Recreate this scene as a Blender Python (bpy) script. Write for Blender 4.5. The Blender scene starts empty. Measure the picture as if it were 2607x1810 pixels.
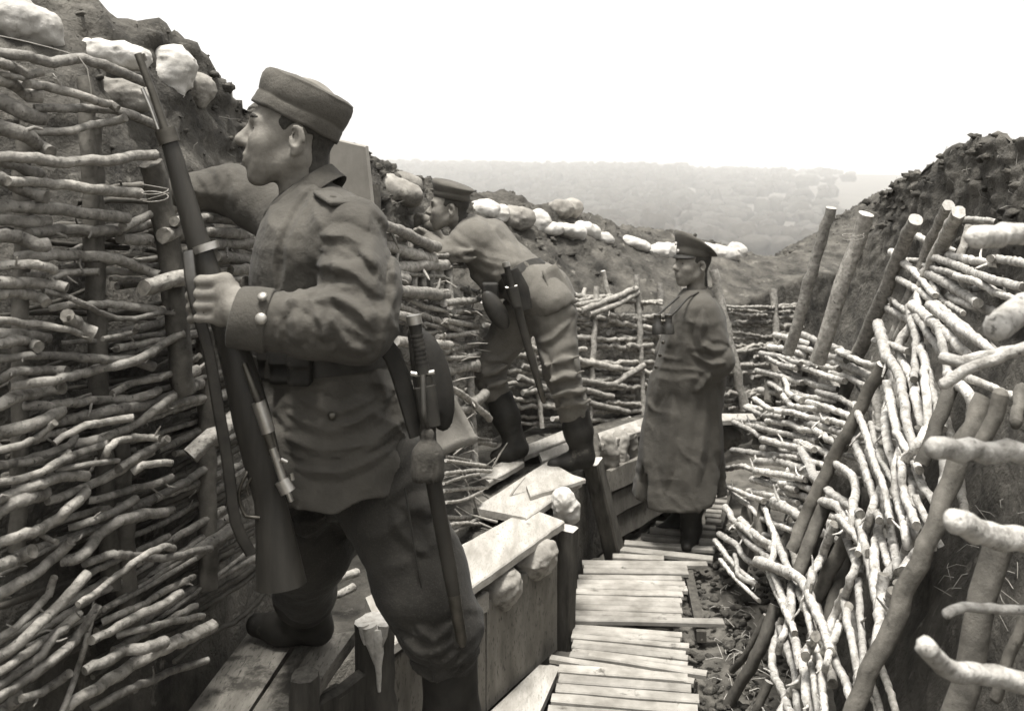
import bpy, math, random
import numpy as np
from mathutils import Vector as V

random.seed(11)
rng = np.random.default_rng(5)
scene = bpy.context.scene
col = scene.collection

# ------------------------------------------------------------------ camera
F, CX, YH, HC = 2500.0, 1303.5, 470.0, 2.07      # focal length / principal point of the plate, eye height
cam = bpy.data.cameras.new('camera'); cam_o = bpy.data.objects.new('camera', cam); col.objects.link(cam_o)
cam_o.location = (0, 0, HC); cam_o.rotation_euler = (math.radians(90), 0, 0)
cam.sensor_width = 36; cam.sensor_fit = 'HORIZONTAL'; cam.lens = 36*F/2607
cam.shift_y = -(905-YH)/2607
cam.clip_start = 0.05; cam.clip_end = 12000
cam.dof.use_dof = True; cam.dof.focus_distance = 3.0; cam.dof.aperture_fstop = 6.3
scene.camera = cam_o

# ------------------------------------------------------------------ sky, sun, exposure
SUN_EL, SUN_AZ = 80.0, -165.0        # azimuth measured from +Y towards +X: the light stands left of the view
world = bpy.data.worlds.new('World'); scene.world = world; world.use_nodes = True
nt = world.node_tree; nt.nodes.clear()
sky = nt.nodes.new('ShaderNodeTexSky'); sky.sky_type = 'NISHITA'; sky.sun_disc = False
sky.sun_elevation = math.radians(SUN_EL); sky.sun_rotation = math.radians(SUN_AZ)
sky.dust_density = 3.0; sky.air_density = 1.0; sky.ozone_density = 1.0
bw = nt.nodes.new('ShaderNodeRGBToBW'); bg = nt.nodes.new('ShaderNodeBackground'); out = nt.nodes.new('ShaderNodeOutputWorld')
tint = nt.nodes.new('ShaderNodeMix'); tint.data_type = 'RGBA'; tint.blend_type = 'MULTIPLY'; tint.inputs[0].default_value = 1.0
tint.inputs[7].default_value = (1.0, 0.992, 0.975, 1)
nt.links.new(sky.outputs[0], bw.inputs[0]); nt.links.new(bw.outputs[0], tint.inputs[6])
nt.links.new(tint.outputs[2], bg.inputs[0]); bg.inputs[1].default_value = 0.075
nt.links.new(bg.outputs[0], out.inputs[0])
sun = bpy.data.lights.new('sun', 'SUN'); sun.energy = 1.35; sun.angle = math.radians(14); sun.color = (1.0, 0.975, 0.93)
sun_o = bpy.data.objects.new('sun', sun); col.objects.link(sun_o)
_e, _a = math.radians(SUN_EL), math.radians(SUN_AZ)
sun_dir = V((math.sin(_a)*math.cos(_e), math.cos(_a)*math.cos(_e), math.sin(_e)))
sun_o.rotation_euler = sun_dir.to_track_quat('Z', 'Y').to_euler(); sun_o.location = (0, 0, 30)
vs = scene.view_settings; vs.view_transform = 'Standard'; vs.look = 'None'; vs.exposure = 2.35; vs.gamma = 1.0; vs.use_curve_mapping = False
scene.cycles.max_bounces = 5; scene.cycles.diffuse_bounces = 1; scene.cycles.volume_bounces = 1

# ------------------------------------------------------------------ projection helpers: a plate point plus a real distance
def P(x, y, Y): return np.array([(x-CX)/F*Y, Y, HC-(y-YH)/F*Y])
def G(x, y, z): return P(x, y, F*(HC-z)/(y-YH))
def hit(x, y, n, c, off=0.0):
    d = np.array([(x-CX)/F, 1.0, -(y-YH)/F]); o = np.array([0, 0, HC]); n = np.array(n, float)
    t = (c + off*np.linalg.norm(n) - n@o)/(n@d)
    return o+d*t
LEFT  = ((1, -.32, .10), -1.418)
RIGHT = ((-1, .23, .47), .0416)
RIGHT2 = ((-1, .05, .47), -.768)      # the farther stretch swings left
MID   = ((1, -.24, .20), -1.218)
BACK  = ((.88, -1, .25), -5.8925)

# ------------------------------------------------------------------ numpy noise
def _h(i, j, k, s):
    n = (i*374761393 + j*668265263 + k*2147483647 + s*974634777) & 0xffffffff
    n = ((n ^ (n >> 13))*1274126177) & 0xffffffff
    return ((n ^ (n >> 16)) & 0xffff)/65535.0
def noise(p, s=0):
    p = np.asarray(p, float); i = np.floor(p).astype(np.int64); f = p-i; f = f*f*(3-2*f)
    x, y, z = i[..., 0], i[..., 1], i[..., 2]; a, b, c = f[..., 0], f[..., 1], f[..., 2]
    r = 0
    for dx in (0, 1):
        for dy in (0, 1):
            for dz in (0, 1):
                r = r + _h(x+dx, y+dy, z+dz, s)*(a if dx else 1-a)*(b if dy else 1-b)*(c if dz else 1-c)
    return r
def fbm(p, o=4, s=0):
    r = 0; w = .5
    for k in range(o):
        r = r + w*noise(np.asarray(p)*(2.03**k)+k*7.3, s+k); w *= .5
    return r
def ridge(n): return (1-np.abs(2*n-1))**2

# ------------------------------------------------------------------ materials
def c3(v, warm=1.0):
    w = warm*max(.6, 1.9-2*v)
    return (v, v*(1-.045*w), v*(1-.125*w), 1)
def mat(name, lo, hi, rough=.85, scale=8.0, detail=6, bump=.3, bscale=None, bdist=.01, metal=0.0, stretch=None, spots=None, vary=0.0, spec=.3, contrast=(.3, .7), sheen=0.0, grain=None):
    m = bpy.data.materials.new(name); m.use_nodes = True; t = m.node_tree; N = t.nodes; L = t.links
    b = N['Principled BSDF']; b.inputs['Roughness'].default_value = rough; b.inputs['Metallic'].default_value = metal
    b.inputs['Specular IOR Level'].default_value = spec
    if sheen: b.inputs['Sheen Weight'].default_value = sheen; b.inputs['Sheen Roughness'].default_value = .5
    tc = N.new('ShaderNodeTexCoord'); src = tc.outputs['Object']
    if stretch:
        mp = N.new('ShaderNodeMapping'); mp.inputs['Scale'].default_value = stretch; L.new(src, mp.inputs[0]); src = mp.outputs[0]
    nz = N.new('ShaderNodeTexNoise'); nz.inputs['Scale'].default_value = scale; nz.inputs['Detail'].default_value = detail; nz.inputs['Roughness'].default_value = .62
    L.new(src, nz.inputs['Vector'])
    rp = N.new('ShaderNodeValToRGB'); e = rp.color_ramp.elements
    e[0].position, e[1].position = contrast; e[0].color = c3(lo); e[1].color = c3(hi)
    L.new(nz.outputs[0], rp.inputs[0]); colo = rp.outputs[0]
    def mult(fac_socket, dark, colo, amount=1.0):
        mx = N.new('ShaderNodeMix'); mx.data_type = 'RGBA'; mx.blend_type = 'MIX'
        L.new(fac_socket, mx.inputs[0]); L.new(colo, mx.inputs[6]); mx.inputs[7].default_value = c3(dark); return mx.outputs[2]
    if spots:                                   # (scale, threshold, value): stains or dirt with a shape of their own
        s2 = N.new('ShaderNodeTexNoise'); s2.inputs['Scale'].default_value = spots[0]; s2.inputs['Detail'].default_value = 5; s2.inputs['Roughness'].default_value = .7
        L.new(tc.outputs['Object'], s2.inputs['Vector'])
        r2 = N.new('ShaderNodeValToRGB'); r2.color_ramp.elements[0].position = spots[1]; r2.color_ramp.elements[1].position = min(1, spots[1]+.1)
        L.new(s2.outputs[0], r2.inputs[0]); colo = mult(r2.outputs[0], spots[2], colo)
    if grain:                                   # (scale, value)
        s3 = N.new('ShaderNodeTexNoise'); s3.inputs['Scale'].default_value = grain[0]; s3.inputs['Detail'].default_value = 3
        L.new(src, s3.inputs['Vector'])
        r3 = N.new('ShaderNodeValToRGB'); r3.color_ramp.elements[0].position = .55; r3.color_ramp.elements[1].position = .72
        L.new(s3.outputs[0], r3.inputs[0]); colo = mult(r3.outputs[0], grain[1], colo)
    if vary:
        oi = N.new('ShaderNodeObjectInfo'); mr = N.new('ShaderNodeMapRange'); mr.inputs[3].default_value = 1-vary; mr.inputs[4].default_value = 1+vary
        L.new(oi.outputs['Random'], mr.inputs[0])
        mx = N.new('ShaderNodeMix'); mx.data_type = 'RGBA'; mx.blend_type = 'MULTIPLY'; mx.inputs[0].default_value = 1
        L.new(colo, mx.inputs[6]); L.new(mr.outputs[0], mx.inputs[7]); colo = mx.outputs[2]
    L.new(colo, b.inputs['Base Color'])
    if bump:
        bn = N.new('ShaderNodeTexNoise'); bn.inputs['Scale'].default_value = bscale or scale*3; bn.inputs['Detail'].default_value = 6; bn.inputs['Roughness'].default_value = .65
        L.new(src, bn.inputs['Vector'])
        bp = N.new('ShaderNodeBump'); bp.inputs['Strength'].default_value = bump; bp.inputs['Distance'].default_value = bdist
        L.new(bn.outputs[0], bp.inputs['Height']); L.new(bp.outputs[0], b.inputs['Normal'])
    return m
M = {}
M['earth']  = mat('earth', .022, .135, .95, 5, 8, 1.0, 26, .03, spots=(9, .60, .18), contrast=(.32, .72))
M['floor_earth'] = mat('floor_earth', .04, .15, .85, 6, 8, .8, 30, .02, spots=(4, .55, .03))
M['field']  = mat('field', .05, .10, .95, .03, 8, .3, .2, 1)
M['bark']   = mat('bark', .09, .35, .75, 40, 7, 1.0, 70, .006, spots=(70, .585, .045), vary=.28, contrast=(.25, .65))
M['bark_pale'] = mat('bark_pale', .15, .50, .75, 40, 7, 1.0, 70, .006, spots=(75, .585, .06), vary=.25, contrast=(.25, .6))
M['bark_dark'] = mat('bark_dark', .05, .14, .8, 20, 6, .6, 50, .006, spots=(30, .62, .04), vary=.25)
M['cut']    = mat('cut_wood', .07, .22, .85, 60, 4, .4, 90, .003, vary=.3)
M['cut_pale'] = mat('cut_wood_pale', .28, .5, .85, 60, 4, .4, 90, .003, vary=.2)
M['plank']  = mat('plank', .20, .40, .8, 3, 6, .35, 14, .004, stretch=(6, 1.2, 6), spots=(11, .63, .07), vary=.12, grain=(30, .2))
M['plank_dirty'] = mat('plank_dirty', .07, .22, .9, 3, 6, .5, 14, .005, stretch=(6, 1.2, 6), spots=(6, .52, .04), grain=(30, .05))
M['board']  = mat('board', .09, .2, .85, 3, 6, .4, 14, .004, stretch=(8, 2, 1.5), spots=(7, .6, .05), vary=.15, grain=(24, .05))
M['slat']   = mat('slat', .14, .33, .8, 8, 6, .35, 30, .004, spots=(10, .62, .08), vary=.2)
M['timber'] = mat('timber', .025, .085, .85, 10, 6, .5, 30, .006, stretch=(3, 3, .6), vary=.2)
M['sack']   = mat('sandbag_cloth', .34, .56, .9, 14, 6, .5, 90, .006, spots=(7, .6, .22), vary=.12)
M['sack_dirty'] = mat('sandbag_cloth_dirty', .16, .34, .9, 12, 6, .5, 90, .006, spots=(6, .55, .12), vary=.15)
M['wool']   = mat('wool', .048, .085, .95, 9, 6, .6, 110, .004, spots=None, sheen=.04, contrast=(.3, .7), grain=(320, .065))
M['wool2']  = mat('wool_worn', .10, .15, .95, 9, 6, .5, 90, .004, sheen=.04, grain=(320, .05))
M['trouser'] = mat('trouser_cloth', .016, .034, .95, 7, 6, .6, 90, .004, spots=(6, .62, .03), sheen=.04, grain=(320, .05))
M['trouser2'] = mat('trouser_cloth_grey', .10, .15, .95, 8, 6, .35, 240, .003, sheen=.04, grain=(320, .05))
M['coat']   = mat('greatcoat_cloth', .058, .085, .95, 8, 6, .6, 90, .004, sheen=.04, grain=(320, .05))
M['lining'] = mat('lining_cloth', .18, .28, .95, 12, 6, .35, 200, .003)
M['capcloth'] = mat('cap_cloth', .065, .105, .95, 10, 6, .6, 110, .004, sheen=.04, grain=(320, .05))
M['capband'] = mat('cap_band', .07, .10, .95, 10, 6, .3, 260, .002)
M['skin']   = mat('skin', .14, .24, .78, 30, 7, .5, 110, .003, spec=.2)
M['eye'] = mat('eye', .02, .05, .25, 20, 2, 0, spec=.5)
M['hair']   = mat('hair', .02, .05, .8, 60, 5, .6, 200, .004)
M['leather'] = mat('leather', .010, .028, .65, 20, 6, .3, 60, .003, spots=(9, .62, .08))
M['strap']  = mat('strap_leather', .015, .04, .6, 20, 6, .2, 60, .002)
M['steel']  = mat('steel', .35, .55, .3, 30, 4, .1, 80, .001, metal=.9)
M['gunmetal'] = mat('gunmetal', .06, .12, .4, 30, 4, .1, 80, .001, metal=.8)
M['brass']  = mat('button_metal', .3, .45, .4, 30, 4, .1, 80, .001, metal=.6)
M['stock']  = mat('stock_wood', .018, .042, .5, 6, 6, .15, 30, .002, stretch=(6, 6, 1))
M['scab']   = mat('scabbard_leather', .02, .04, .4, 12, 5, .2, 40, .002)
M['knot']   = mat('tassel_wool', .03, .07, .95, 40, 5, .6, 120, .006)
M['plate']  = mat('shield_plate', .20, .28, .7, 9, 6, .2, 40, .003, spots=(8, .66, .10))
M['wire']   = mat('wire', .22, .34, .5, 30, 3, 0)
M['straw']  = mat('straw', .22, .42, .85, 30, 3, 0, vary=.3)
M['twig']   = mat('twig', .14, .34, .8, 30, 3, .3, 60, .003)
M['wood_far'] = mat('far_foliage', .03, .06, .95, .4, 4, 0)
M['glass']  = mat('lens_glass', .01, .02, .1, 20, 2, 0, spec=.6)

# ------------------------------------------------------------------ object helpers
def root_loc(o):
    while o.parent: o = o.parent
    return np.array(o.location)
def tag(o, label=None, cat=None, group=None, kind=None):
    if label: o['label'] = label
    if cat: o['category'] = cat
    if group: o['group'] = group
    if kind: o['kind'] = kind
    return o
def empty(name, loc, label=None, cat=None, group=None):
    o = bpy.data.objects.new(name, None); o.empty_display_size = .1; col.objects.link(o)
    o.location = [float(v) for v in loc]
    return tag(o, label, cat, group)
def mesh_obj(name, verts, faces, mats, parent=None, smooth=True, base=None, midx=None):
    verts = np.asarray(verts, float)
    o_loc = root_loc(parent) if parent is not None else (np.asarray(base, float) if base is not None else np.zeros(3))
    me = bpy.data.meshes.new(name); me.from_pydata((verts-o_loc).tolist(), [], [list(map(int, f)) for f in faces])
    if not isinstance(mats, (list, tuple)): mats = [mats]
    for m in mats: me.materials.append(M[m])
    if midx is not None: me.polygons.foreach_set('material_index', np.asarray(midx, np.int32))
    if smooth is True: me.polygons.foreach_set('use_smooth', np.ones(len(me.polygons), bool))
    elif smooth is not False: me.polygons.foreach_set('use_smooth', np.asarray(smooth, bool))
    me.update()
    o = bpy.data.objects.new(name, me); col.objects.link(o)
    if parent is not None: o.parent = parent
    else: o.location = o_loc
    return o
class MB:
    """collects shapes for ONE mesh"""
    def __init__(s): s.v = []; s.f = []; s.m = []; s.s = []; s.n = 0
    def add(s, v, f, m=0, smooth=True):
        v = np.asarray(v, float); s.v.append(v)
        for q in f: s.f.append([i+s.n for i in q]); s.m.append(m); s.s.append(smooth)
        s.n += len(v)
    def build(s, name, mats, parent=None, base=None):
        return mesh_obj(name, np.concatenate(s.v), s.f, mats, parent, s.s, base, s.m)
def unit(a): a = np.asarray(a, float); return a/max(np.linalg.norm(a), 1e-9)
def spline(pts, rad, step):
    pts = np.asarray(pts, float); rad = np.asarray(rad, float); n = len(pts)
    if n < 2: raise ValueError
    P0 = np.vstack([2*pts[0]-pts[1], pts, 2*pts[-1]-pts[-2]]); o = []; r = []
    for i in range(n-1):
        a, b, c, d = P0[i:i+4]; k = max(1, int(round(np.linalg.norm(c-b)/step)))
        for j in range(k):
            t = j/k; o.append(.5*((2*b)+(c-a)*t+(2*a-5*b+4*c-d)*t*t+(3*b-a-3*c+d)*t**3)); r.append(rad[i]+(rad[i+1]-rad[i])*t)
    o.append(pts[-1]); r.append(rad[-1]); return np.array(o), np.array(r)
def tube(mb, pts, rad, sides=9, step=None, jit=0.0, rj=0.0, m=0, capm=None, capsmooth=False, flat=None, round_end=False):
    pts = np.asarray(pts, float); rad = np.broadcast_to(np.asarray(rad, float), (len(pts),)).copy()
    if step: pts, rad = spline(pts, rad, step)
    n = len(pts)
    if jit: pts[1:-1] += rng.normal(0, jit, (n-2, 3))
    if rj:
        e_ = np.convolve(rng.normal(0, rj, n+6), [.1, .2, .4, .2, .1], 'same')[3:n+3]*1.6; rad *= 1+e_
    tg = np.gradient(pts, axis=0); tg /= np.maximum(np.linalg.norm(tg, axis=1), 1e-9)[:, None]
    up = np.array([0, 0, 1.0]) if abs(tg[0][2]) < .8 else np.array([1.0, 0, 0])
    a = unit(np.cross(tg[0], up)); vs_ = []
    ang = np.linspace(0, 2*math.pi, sides, endpoint=False)+rng.random()*6
    lump = 1+.06*rng.normal(0, 1, sides) if rj else np.ones(sides)
    for i in range(n):
        a = unit(a-tg[i]*(a@tg[i])); b = np.cross(tg[i], a); sa, sb = (1, 1) if flat is None else flat
        vs_.append(pts[i]+rad[i]*lump[:, None]*(np.cos(ang)[:, None]*a*sa+np.sin(ang)[:, None]*b*sb))
    v = np.concatenate(vs_); f = []
    for i in range(n-1):
        for j in range(sides):
            k = (j+1) % sides; f.append([i*sides+j, i*sides+k, (i+1)*sides+k, (i+1)*sides+j])
    mb.add(v, f, m, True)
    cm = m if capm is None else capm
    if round_end:
        for (c, tgv, ri, off, flip) in ((pts[0], -tg[0], rad[0], 0, False), (pts[-1], tg[-1], rad[-1], (n-1)*sides, True)):
            q = v[off:off+sides]; in1 = c+(q-c)*.72+tgv*ri*.55
            vv = np.vstack([q, in1, c+tgv*ri*.85]); ff = []
            for j in range(sides):
                k = (j+1) % sides
                ff.append([k, j, sides+j, sides+k] if not flip else [j, k, sides+k, sides+j]); ff.append([sides+k, sides+j, 2*sides] if not flip else [sides+j, sides+k, 2*sides])
            mb.add(vv, ff, cm, True)
    else:
        mb.add(v[:sides], [list(range(sides))[::-1]], cm, capsmooth)
        mb.add(v[-sides:], [list(range(sides))], cm, capsmooth)
def box_pts(mb, c8, m=0, bevel=0.0):
    """8 corners: bottom ring 0-3, top ring 4-7"""
    f = [[3, 2, 1, 0], [4, 5, 6, 7], [0, 1, 5, 4], [1, 2, 6, 5], [2, 3, 7, 6], [3, 0, 4, 7]]
    mb.add(c8, f, m, False)
def plank(name, quad, th, matn, parent, sag=0.0, wob=.002, nseg=10, base=None):
    """a sawn board over a quad (four corners in order; long side 0-1): split along its length, edges uneven"""
    q = [np.asarray(p, float) for p in quad]
    nrm = unit(np.cross(q[1]-q[0], q[3]-q[0]))
    mb = MB(); rows = []
    for i in range(nseg+1):
        t = i/nseg; a = q[0]*(1-t)+q[1]*t; b = q[3]*(1-t)+q[2]*t
        w = unit(b-a); e0, e1 = rng.normal(0, wob, 2); dz = rng.normal(0, wob*.4)-sag*math.sin(math.pi*t)
        a = a+w*e0+nrm*dz; b = b+w*e1+nrm*dz; ch = min(.006, th*.25)
        rows.append([a-nrm*th, a-nrm*ch, a+w*ch, (a+b)/2+nrm*rng.normal(0, wob*.25), b-w*ch, b-nrm*ch, b-nrm*th])
    v = np.array(rows).reshape(-1, 3); k = 7; f = []
    for i in range(nseg):
        for j in range(k):
            j2 = (j+1) % k; f.append([i*k+j, (i+1)*k+j, (i+1)*k+j2, i*k+j2])
    f.append(list(range(k))); f.append(list(range(nseg*k, nseg*k+k))[::-1])
    if nrm[2] < -.2 : f = [g[::-1] for g in f]
    mb.add(v, f, 0, False)
    return mb.build(name, matn, parent, base)

# ------------------------------------------------------------------ signed-distance modelling (figures, sacks)
def rc(a, b, ra, rb):
    a = np.asarray(a, float); b = np.asarray(b, float); ab = b-a; l2 = max(ab@ab, 1e-12)
    def f(p):
        t = np.clip(((p-a)@ab)/l2, 0, 1); return np.linalg.norm(p-a-t[:, None]*ab, axis=1)-(ra+(rb-ra)*t)
    return f
def ell(c, r, R=None):
    c = np.asarray(c, float); r = np.asarray(r, float)
    def f(p):
        q = p-c
        if R is not None: q = q@R.T
        k0 = np.linalg.norm(q/r, axis=1); k1 = np.linalg.norm(q/(r*r), axis=1)
        return k0*(k0-1)/np.maximum(k1, 1e-9)
    return f
def rbox(c, hb, R=None, rr=.01):
    c = np.asarray(c, float); hb = np.asarray(hb, float)-rr
    def f(p):
        q = p-c
        if R is not None: q = q@R.T
        q = np.abs(q)-hb
        return np.linalg.norm(np.maximum(q, 0), axis=1)+np.minimum(q.max(axis=1), 0)-rr
    return f
def loft(st, yaw=0.0, ex=2.0, hem=None):
    """stations (z, cx, cy, rx, ry) from low to high; yaw turns the ellipse"""
    st = np.asarray(st, float); cs, sn = math.cos(yaw), math.sin(yaw)
    def f(p):
        z = p[:, 2]; g = [np.interp(z, st[:, 0], st[:, i]) for i in range(1, 5)]
        dx = p[:, 0]-g[0]; dy = p[:, 1]-g[1]; u = dx*cs+dy*sn; v = -dx*sn+dy*cs
        k = (np.abs(u/g[2])**ex+np.abs(v/g[3])**ex)**(1/ex)
        d = (k-1)*np.minimum(g[2], g[3])*.92
        lo = st[0, 0] if hem is None else hem(p)
        d = np.maximum(d, lo-z); return np.maximum(d, z-st[-1, 0])
    return f
def local(fn, O, R, s=1.0):
    """evaluate fn in a local frame with origin O, rows of R = axes"""
    O = np.asarray(O, float)
    return lambda p: fn(((p-O)@R.T)/s)*s
def smin(a, b, k):
    if k <= 0: return np.minimum(a, b)
    h = np.clip(.5+.5*(b-a)/k, 0, 1); return b*(1-h)+a*h-k*h*(1-h)
def evaluate(ops, p, cen=None, R=None):
    d = np.full(len(p), 1.0)
    for op, k, fn in ops:
        if op == 'd': continue
        if cen is not None:
            if fn(cen[None])[0] > R*1.35+abs(k)+.015: continue
        e = fn(p)
        if op == 'u': d = smin(d, e, k)
        elif op == 's': d = -smin(-d, e, k)
        elif op == 'i': d = -smin(-d, -e, k)
    dl = [fn for op, k, fn in ops if op == 'd']
    if dl:
        i = np.nonzero(np.abs(d) < .04)[0]
        if len(i): d[i] += sum(fn(p[i]) for fn in dl)
    return d
def sdf_mesh(ops, lo, hi, h):
    lo = np.asarray(lo, float); hi = np.asarray(hi, float); B = 16
    nb = np.ceil((hi-lo)/(h*B)).astype(int)
    I, J, K = np.meshgrid(*[np.arange(k) for k in nb], indexing='ij')
    idx = np.stack([I.ravel(), J.ravel(), K.ravel()], 1)
    cen = lo+(idx+.5)*B*h; Rb = B*h*math.sqrt(3)/2
    D = evaluate(ops, cen); act = np.abs(D) < Rb*1.6+.03
    dims = nb*B+2
    g = np.arange(B+2); gx, gy, gz = np.meshgrid(g, g, g, indexing='ij'); gp = np.stack([gx, gy, gz], -1).reshape(-1, 3)
    ids = []; pos = []; quads = []
    def gid(c): return (c[:, 0].astype(np.int64)*dims[1]+c[:, 1])*dims[2]+c[:, 2]
    corners = np.array([[a, b, c] for a in (0, 1) for b in (0, 1) for c in (0, 1)])
    edges = [(a, b) for a in range(8) for b in range(a+1, 8) if np.abs(corners[a]-corners[b]).sum() == 1]
    for bi, cn in zip(idx[act], cen[act]):
        org = bi*B
        f = evaluate(ops, lo+(org+gp)*h, cn, Rb+2*h).reshape(B+2, B+2, B+2)
        s = f < 0
        if s.all() or not s.any(): continue
        n = B+1
        cs = [s[a:a+n, b:b+n, c:c+n] for a, b, c in corners]; cnt = sum(x.astype(np.int8) for x in cs)
        cell = (cnt > 0) & (cnt < 8)
        own = np.zeros_like(cell); own[:B, :B, :B] = True
        cc = np.argwhere(cell & own)
        if len(cc):
            vals = np.stack([f[cc[:, 0]+a, cc[:, 1]+b, cc[:, 2]+c] for a, b, c in corners], 1)
            acc = np.zeros((len(cc), 3)); w = np.zeros(len(cc))
            for a, b in edges:
                va, vb = vals[:, a], vals[:, b]; x = (va < 0) != (vb < 0)
                t = np.where(x, va/np.where(va-vb == 0, 1, va-vb), 0)
                acc += np.where(x[:, None], corners[a]+(corners[b]-corners[a])*t[:, None], 0); w += x
            pos.append(lo+(org+cc+acc/w[:, None])*h); ids.append(gid(org+cc))
        for ax in range(3):
            o1, o2 = [(1, 2), (2, 0), (0, 1)][ax]
            sl = [slice(1, B+1)]*3; s0 = s[tuple(sl)]; sl2 = list(sl); sl2[ax] = slice(2, B+2); s1 = s[tuple(sl2)]
            q = np.argwhere(s0 != s1)
            if not len(q): continue
            fl = s0[q[:, 0], q[:, 1], q[:, 2]]; q = q+1+org
            e1 = np.zeros(3, int); e1[o1] = 1; e2 = np.zeros(3, int); e2[o2] = 1
            qd = np.stack([gid(q-e1-e2), gid(q-e2), gid(q), gid(q-e1)], 1)
            qd[~fl] = qd[~fl][:, ::-1]; quads.append(qd)
    ids = np.concatenate(ids); pos = np.concatenate(pos); quads = np.concatenate(quads)
    o = np.argsort(ids); ids = ids[o]; pos = pos[o]
    k = np.searchsorted(ids, quads); k = np.minimum(k, len(ids)-1); ok = (ids[k] == quads).all(axis=1)
    return pos, k[ok]
def sdf_obj(name, ops, lo, hi, h, matn, parent=None, base=None):
    v, f = sdf_mesh(ops, lo, hi, h)
    return mesh_obj(name, v, f, matn, parent, True, base)
def chain(pts, rs, k=.03):
    return [('u', k, rc(pts[i], pts[i+1], rs[i], rs[i+1])) for i in range(len(pts)-1)]
def folds(axis, amp, f1=26, f2=7, seed=0, mask=None):
    """cloth folds that run round the given axis"""
    a = unit(axis); b = unit(np.cross(a, [.3, .5, .81])); c = np.cross(a, b)
    def f(p):
        q = np.stack([p@a*f1+2.2*noise(p*6, seed+9), p@b*f2, p@c*f2], 1)
        d = -amp*(ridge(noise(q, seed))-.35)
        return d if mask is None else d*mask(p)
    return ('d', 0, f)
def near(fn, r0, r1):
    return lambda p: np.clip((r1-fn(p))/(r1-r0), 0, 1)

# ================================================================== THE SETTING
def smooth01(t): t = np.clip(t, 0, 1); return t*t*(3-2*t)
def terrain_z(x, y):
    d = np.hypot(x*.55, y)
    z = 1.0-.088*np.clip(d-13, 0, 430)
    z = z+(69+.012*np.clip(-x, -800, 800))*smooth01((d-600)/1600)
    z = z-1.9*(1-smooth01((np.hypot(x-.5, y-4)-9)/5))          # sinks under the trench and its banks
    return z
def grid_faces(nu, nv):
    return [[i*nv+j, (i+1)*nv+j, (i+1)*nv+j+1, i*nv+j+1] for i in range(nu-1) for j in range(nv-1)]
sx = np.sign(np.linspace(-1, 1, 121))*np.abs(np.linspace(-1, 1, 121))**2.8*3600
sy = -40+(np.linspace(0, 1, 150)**2.8)*4600
XX, YY = np.meshgrid(sx, sy, indexing='ij')
ZZ = terrain_z(XX, YY)+(fbm(np.stack([XX*.03, YY*.03, XX*0], -1), 4)-.5)*np.clip((np.hypot(XX, YY)-20)*.01, 0, 4.0)
o = mesh_obj('ground', np.stack([XX, YY, ZZ], -1).reshape(-1, 3), [f[::-1] for f in grid_faces(121, 150)], 'field'); tag(o, 'open falling fields beyond the trench, up to a wooded rise', kind='structure')

# the wood on the far rise: one mass, nobody could count it
mb = MB(); r2 = random.Random(3)
for i in range(3600):
    a = r2.uniform(-.26, .36)
    if a > .12 and r2.random() < (a-.12)*4.2: continue
    Y = r2.uniform(1450, 2350) if r2.random() < .6 else r2.uniform(500, 1450)
    X = a*Y; z = float(terrain_z(np.array(X), np.array(Y)))
    h = r2.uniform(9, 22)*(1 if a < .18 else .7); w = r2.uniform(5, 14)
    n = 6; v = []
    for (zz, ww) in ((-4, .7), (h*.35, 1.0), (h*.75, .95), (h, .5)):
        for j in range(n):
            t = j/n*6.283+r2.random(); q = w*ww*r2.uniform(.7, 1.25); v.append([X+q*math.cos(t), Y+q*math.sin(t), z+zz+r2.uniform(-1.4, 1.4)])
    f = [[k*n+j, k*n+(j+1) % n, (k+1)*n+(j+1) % n, (k+1)*n+j] for k in range(3) for j in range(n)]+[[18+j for j in range(n)]]
    mb.add(v, f, 0, True)
o = mb.build('distant_wood', 'wood_far'); tag(o, 'hazy wood covering the far rise beyond the trench', 'wood', kind='stuff')

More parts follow.
